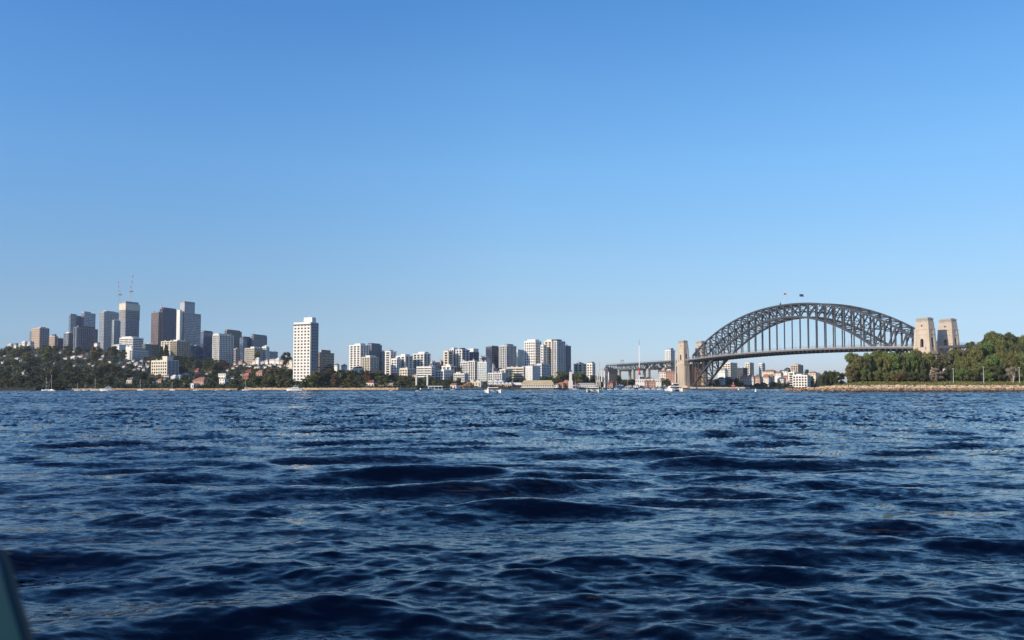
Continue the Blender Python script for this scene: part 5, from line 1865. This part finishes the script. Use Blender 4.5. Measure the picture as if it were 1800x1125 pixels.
# individually placed trees
for x, yb, h, w, c, k, D in [
        (503, 640, 22, 20, 'dark green', 0, 1480), (394, 644, 14, 26, 'rusty brown', 2, 1500), (380, 650, 18, 22, 'olive green', 0, 1450),
        (372, 660, 20, 24, 'olive green', 2, 1350), (170, 622, 14, 22, 'rusty brown', 0, 1500), (482, 660, 16, 26, 'rusty brown', 2, 1250),
        (166, 634, 18, 18, 'olive green', 0, 1450), (86, 625, 20, 12, 'olive green', 6, 1500), (52, 640, 14, 18, 'brown green', 0, 1400),
        (292, 622, 18, 10, 'deep green', 7, 1620), (284, 622, 14, 9, 'deep green', 7, 1630), (330, 636, 14, 26, 'brown green', 2, 1600), (260, 640, 14, 24, 'brown green', 2, 1540),
        (452, 630, 14, 14, 'olive green', 0, 1650), (536, 683, 18, 14, 'dark green', 0, 950), (524, 680, 12, 12, 'dark green', 2, 960), (549, 682, 24, 24, 'olive green', 0, 945),
        (560, 678, 28, 26, 'brown green', 0, 960), (541, 672, 14, 10, 'olive green', 0, 960),
        (970, 674, 16, 22, 'dark green', 2, 1300), (985, 672, 20, 20, 'olive green', 0, 1310), (956, 670, 10, 14, 'dark green', 0, 1300), (998, 668, 14, 14, 'grey green', 0, 1320),
        (1018, 676, 22, 20, 'olive green', 0, 1320), (1030, 676, 20, 20, 'dark green', 2, 1325), (1042, 676, 17, 16, 'dark green', 0, 1330), (1012, 668, 14, 12, 'dark green', 0, 1360),
        (905, 670, 8, 14, 'grey green', 2, 1300), (895, 672, 9, 12, 'dark green', 0, 1290), (915, 668, 7, 12, 'dark green', 2, 1300), (806, 672, 8, 12, 'dark green', 0, 1180), (803, 650, 12, 16, 'grey green', 2, 1400),
        (1100, 676, 9, 16, 'dark green', 2, 1480), (1112, 675, 10, 16, 'deep green', 2, 1490), (1128, 674, 12, 14, 'deep green', 0, 1490), (1142, 672, 11, 16, 'deep green', 2, 1500),
        (1158, 676, 10, 14, 'dark green', 0, 1450), (1172, 678, 14, 18, 'dark green', 2, 1440), (1165, 672, 8, 12, 'olive green', 0, 1440), (1085, 668, 9, 14, 'deep green', 0, 1500),
        (1280, 678, 13, 16, 'deep green', 0, 1495), (1291, 678, 15, 18, 'deep green', 2, 1490), (1302, 679, 9, 14, 'dark green', 2, 1485), (1330, 681, 9, 18, 'deep green', 2, 1495),
        (1344, 681, 10, 20, 'deep green', 2, 1500), (1358, 680, 9, 16, 'dark green', 0, 1510), (1370, 680, 10, 16, 'olive green', 2, 1520), (1382, 681, 9, 12, 'grey green', 0, 1520),
        (1372, 656, 7, 12, 'dark green', 2, 1720), (1384, 654, 8, 12, 'dark green', 0, 1740), (1362, 658, 6, 10, 'grey green', 0, 1720), (1418, 656, 7, 9, 'deep green', 0, 1750),
        (1426, 676, 16, 10, 'olive green', 0, 1530), (1434, 678, 14, 12, 'brown green', 2, 1530), (1260, 672, 8, 12, 'dark green', 2, 1520), (1152, 644, 5, 10, 'deep green', 2, 1850),
        (1138, 643, 4, 9, 'deep green', 2, 1860), (1163, 642, 5, 10, 'dark green', 2, 1850), (1250, 680, 8, 14, 'deep green', 2, 1500), (1236, 680, 7, 12, 'deep green', 0, 1500)]:
    m = D / F
    p = P(x, yb, D)
    z = min(p.z, max(land_z(x, D), p.z - 8))
    hh_ = h * m + (p.z - z)
    shp = FAR_SH[k]
    add_tree(T_FAR, k, shp, (p.x, p.y, z), hh_, w * m * {'round': 1.15, 'wide': .82, 'tall': 1.7, 'pine': 1.9}[shp], c, x, yb, 'far')

# headland trees: (x centre, y top, y base, width px, colour, kind, depth)
for x, yt, yb, w, c, k, D in [
        (1444, 656, 671, 14, 'dark green', 1, 800), (1456, 650, 671, 20, 'dark green', 0, 805), (1469, 649, 671, 18, 'dark green', 1, 800), (1480, 655, 671, 14, 'olive green', 3, 805),
        (1500, 619, 672, 30, 'olive green', 3, 800), (1512, 622, 671, 24, 'brown green', 0, 790), (1497, 640, 672, 22, 'brown green', 0, 785), (1530, 617, 670, 32, 'bright green', 0, 805), (1548, 615, 670, 34, 'olive green', 3, 815),
        (1566, 616, 670, 30, 'olive green', 0, 808), (1580, 622, 669, 26, 'grey green', 2, 800), (1594, 616, 668, 26, 'olive green', 0, 812), (1609, 613, 668, 26, 'olive green', 3, 820), (1620, 622, 668, 20, 'dark green', 0, 800),
        (1634, 616, 668, 25, 'olive green', 0, 806), (1540, 650, 671, 22, 'brown green', 1, 785), (1560, 652, 671, 20, 'olive green', 1, 784), (1577, 655, 670, 18, 'rusty brown', 4, 780),
        (1600, 650, 669, 26, 'dark green', 4, 782), (1618, 654, 669, 20, 'dark green', 1, 780), (1648, 646, 668, 22, 'pinkish grey', 2, 785), (1640, 655, 669, 16, 'pinkish grey', 0, 782),
        (1668, 620, 667, 22, 'grey green', 2, 815), (1680, 612, 664, 26, 'brown green', 3, 840), (1694, 610, 662, 26, 'brown green', 0, 850), (1707, 599, 655, 18, 'dark green', 2, 900), (1672, 640, 668, 18, 'dark green', 0, 790),
        (1700, 625, 668, 28, 'olive green', 1, 800), (1715, 612, 664, 30, 'olive green', 0, 830), (1728, 598, 658, 32, 'bright green', 0, 880), (1746, 582, 650, 36, 'olive green', 3, 920), (1735, 590, 652, 24, 'dark green', 2, 930),
        (1762, 596, 650, 28, 'dark green', 0, 905), (1778, 584, 648, 32, 'dark green', 3, 925), (1797, 586, 648, 30, 'olive green', 0, 920), (1745, 618, 667, 32, 'bright green', 1, 810), (1765, 612, 665, 32, 'olive green', 4, 835),
        (1785, 614, 665, 30, 'brown green', 0, 825), (1800, 618, 665, 28, 'olive green', 3, 815), (1820, 600, 660, 34, 'olive green', 0, 860), (1725, 635, 668, 26, 'olive green', 0, 785), (1755, 640, 668, 26, 'dark green', 1, 785),
        (1776, 644, 667, 24, 'pinkish grey', 0, 783), (1810, 640, 667, 30, 'dark green', 0, 785), (1690, 645, 668, 22, 'bright green', 4, 783), (1708, 650, 668, 20, 'dark green', 1, 780), (1740, 652, 667, 20, 'bright green', 4, 779),
        (1522, 618, 671, 26, 'olive green', 1, 795), (1538, 622, 671, 26, 'bright green', 4, 800), (1556, 620, 671, 26, 'olive green', 1, 798), (1572, 619, 670, 24, 'bright green', 3, 795), (1588, 620, 670, 24, 'olive green', 4, 798), (1603, 617, 669, 22, 'bright green', 0, 800), (1505, 630, 672, 26, 'olive green', 1, 795), (1518, 645, 672, 22, 'olive green', 1, 785), (1684, 618, 668, 26, 'olive green', 4, 820), (1708, 612, 665, 28, 'bright green', 1, 850), (1770, 592, 655, 34, 'olive green', 1, 900), (1752, 590, 655, 32, 'bright green', 4, 910), (1716, 604, 655, 26, 'brown green', 0, 870), (1756, 600, 655, 30, 'olive green', 1, 880), (1790, 602, 655, 30, 'dark green', 0, 880), (1688, 622, 668, 24, 'olive green', 1, 808), (1850, 590, 660, 36, 'dark green', 3, 850), (1880, 600, 662, 36, 'olive green', 0, 840), (1650, 628, 668, 16, 'dark green', 5, 830)]:
    p, t = P(x, yb, D), P(x, yt, D)
    z = head_z(x, D) - .3
    h = t.z - z
    shp = NEAR_SH[k]
    wm = w * D / F * {'round': 1.2, 'wide': .82, 'tall': 1.9, 'pine': 2.0}[shp]
    add_tree(T_NEAR, k, shp, (p.x, p.y, z), h * 1.03, wm, c, x, yb, 'headland', near=True)
# bare pale trunk near the right edge
r = thing('bare_tree', 'bare pale forked trunk at the grass edge near the right lamp post', 'tree', (*P(1781, 667, 776).xy, head_z(1781, 776) - .3))
q = MB().cyl((0, 0, 0), (.3, 0, 6), .55, .4, 7)
q.build('trunk', M_BARKP, r)
for a, b in (((.3, 0, 6), (-2.2, 0, 10.5)), ((.3, 0, 5.8), (2.4, .4, 10)), ((.2, 0, 4.5), (1.8, -.5, 7.5))):
    MB().cyl(a, b, .3, .12, 6).build('limb', M_BARKP, r)

# undergrowth
def undergrowth(name, n, fn, size, colour):
    C = np.array([fn() for _ in range(n)])
    Nn = np.random.normal(size=(n, 3)) + np.array([-.2, -.5, .8])
    Nn /= np.linalg.norm(Nn, axis=1)[:, None]
    S = size * np.random.uniform(.6, 1.4, n)
    me = quad_mesh(name, C, Nn, S, M_LEAF)
    o = bpy.data.objects.new(name, me)
    col.objects.link(o)
    o.color = (*colour, 1)
    o['kind'] = 'stuff'
    return o


def ug_left():
    while True:
        x = rt.uniform(-60, 800)
        d0, d1 = interp(SHORE_D, x), interp(CREST_D, x)
        Y = d0 + 2 + (d1 - d0) * rt.random() ** 1.3
        z = land_z(x, Y) + rt.uniform(0, 3.2)
        yy = HOR - (z - EYE) / Y * F
        if not any(Y < k[4] and k[0] - 1 < x < k[1] + 1 and k[2] < yy < k[3] for k in KEEP):
            return ((x - 900) / F * Y, Y, z)


def ug_far():
    x = rt.uniform(800, 1480)
    d0, d1 = interp(SHORE_D, x), interp(CREST_D, x)
    Y = d0 + 30 + (d1 - d0) * rt.random()
    return ((x - 900) / F * Y, Y, land_z(x, Y) + rt.uniform(0, 2.4))


def ug_head():
    x = rt.uniform(1490, 1900)
    Y = rt.uniform(783, 930)
    return ((x - 900) / F * Y, Y, head_z(x, Y) + rt.uniform(0, 4.5))


def ug_grass():
    x = rt.uniform(1440, 1950)
    d0 = interp(HS, x)
    Y = d0 + rt.uniform(11, 42)
    return ((x - 900) / F * Y, Y, head_z(x, Y) + rt.uniform(0, .9))


undergrowth('undergrowth', 46000, ug_left, 1.25, (.055, .066, .03))
undergrowth('undergrowth', 9000, ug_far, 1.4, (.04, .045, .02))
undergrowth('undergrowth', 14000, ug_head, .9, (.06, .07, .025))
undergrowth('grass', 16000, ug_grass, .5, (.20, .19, .055))

# ------------------------------------------------------------------ the ferry we stand on: bulwark edge, lower left
r = thing('ferry_bulwark', 'out-of-focus blue-green boat bulwark edge at the lower left corner', 'boat part', (0, 0, 0))
D = 1.05
out = [P(-4, 960, D), P(9, 968, D), P(18, 988, D), P(25, 1012, D), P(35, 1045, D), P(48, 1085, D), P(61, 1125, D), P(75, 1170, D)]
pts = [(p.x, p.z) for p in out]
pts = pts + [(pts[-1][0] + .10, pts[-1][1] - .6), (pts[0][0] - .35, pts[-1][1] - .6), (pts[0][0] - .35, pts[0][1] + .004), (pts[0][0] - .03, pts[0][1] + .006)]
D2 = D - .055
inn = [P(x_ - w_, y_ + 4, D2) for x_, y_, w_ in ((-4, 964, 6), (7, 972, 9), (18, 988, 12), (25, 1012, 13), (35, 1045, 14), (48, 1085, 15), (61, 1125, 16), (75, 1170, 17))]
inner = [(p.x, p.z) for p in inn]
inner = inner + [(inner[-1][0] + .06, inner[-1][1] - .6), (inner[0][0] - .35, inner[-1][1] - .6), (inner[0][0] - .35, inner[0][1])]
MB().prism(pts[::-1], D - .05, D).build('rubbing_edge', mat('brown_rubber', (0.045, 0.045, 0.045), .6, .1, 3), r)
MB().prism(inner[::-1], D - .062, D - .0505).build('painted_panel', mat('teal_paint', (0.007, 0.033, 0.065), .75, .25, 9, spec=0.15, c2=(0.005, 0.045, 0.05)), r)

# ------------------------------------------------------------------ labels for trees and houses
def rowname(x, y, zone):
    if zone == 'headland':
        return 'low by the grass' if y >= 667 else ('on the headland rise' if y > 655 else 'high on the headland')
    top = interp(CREST_Y, x)
    t = (y - top) / max(6, 684 - top)
    return ('on the crest', 'high up', 'halfway down', 'low down', 'at the waterline')[max(0, min(4, int(t * 5)))]


ORD = ['leftmost', 'second', 'third', 'fourth', 'fifth', 'sixth', 'seventh', 'eighth', 'ninth', 'tenth']
CNT = ['', 'one', 'two', 'three', 'four', 'five', 'six', 'seven', 'eight', 'nine', 'ten']


def dedupe(items):
    by = {}
    for ob, lab, x in items:
        by.setdefault(lab, []).append((x, ob))
    for lab, lst in by.items():
        lst.sort(key=lambda a: a[0])
        n = len(lst)
        for i, (x, ob) in enumerate(lst):
            if n == 1:
                ob['label'] = lab
            elif n == 2:
                ob['label'] = lab + (', left one', ', right one')[i]
            else:
                ob['label'] = lab + (', leftmost' if i == 0 else ', rightmost' if i == n - 1 else ', ' + ORD[i] + ' one')


items = []
for ob, c, shp, x, y, zone in TREES:
    ob['group'] = {'headland': 'trees on the right headland'}.get(zone, 'trees along the far shore')
    items.append((ob, f"{c} {SHN[shp]} tree {rowname(x, y, zone)}, by {near_mark(x)}", x))
dedupe(items)
WN = {'white': 'white', 'offwhite': 'pale grey', 'cream': 'cream', 'beige': 'beige', 'peach': 'peach', 'brick': 'brick', 'salmon': 'salmon'}
RN = {'tile': 'orange tiled', 'maroon': 'maroon', 'slate': 'dark', 'white': 'white', 'iron': 'grey', 'olive': 'olive'}
items = []
for ob, w_, rf, x, y in HOUSES:
    ob['group'] = 'houses among the trees'
    items.append((ob, f"{WN[w_]} house with {RN[rf]} roof {rowname(x, y, '')}, by {near_mark(x)}", x))
dedupe(items)
for ob in list(col.objects):
    if 'dims' in ob:
        del ob['dims']

# ------------------------------------------------------------------ air: faint blue haze over the harbour
hz = MB().box(-4200, 4200, -60, 4300, -12, 330)
hm = bpy.data.materials.new('haze')
hm.use_nodes = True
hm.node_tree.nodes.clear()
ho = hm.node_tree.nodes.new('ShaderNodeOutputMaterial')
hv = hm.node_tree.nodes.new('ShaderNodeVolumePrincipled')
hv.inputs['Color'].default_value = (0.80, 0.88, 1.0, 1)
hv.inputs['Density'].default_value = HAZE
hv.inputs['Anisotropy'].default_value = 0.2
hm.node_tree.links.new(hv.outputs[0], ho.inputs['Volume'])
hz.build('haze', hm, kind='stuff')
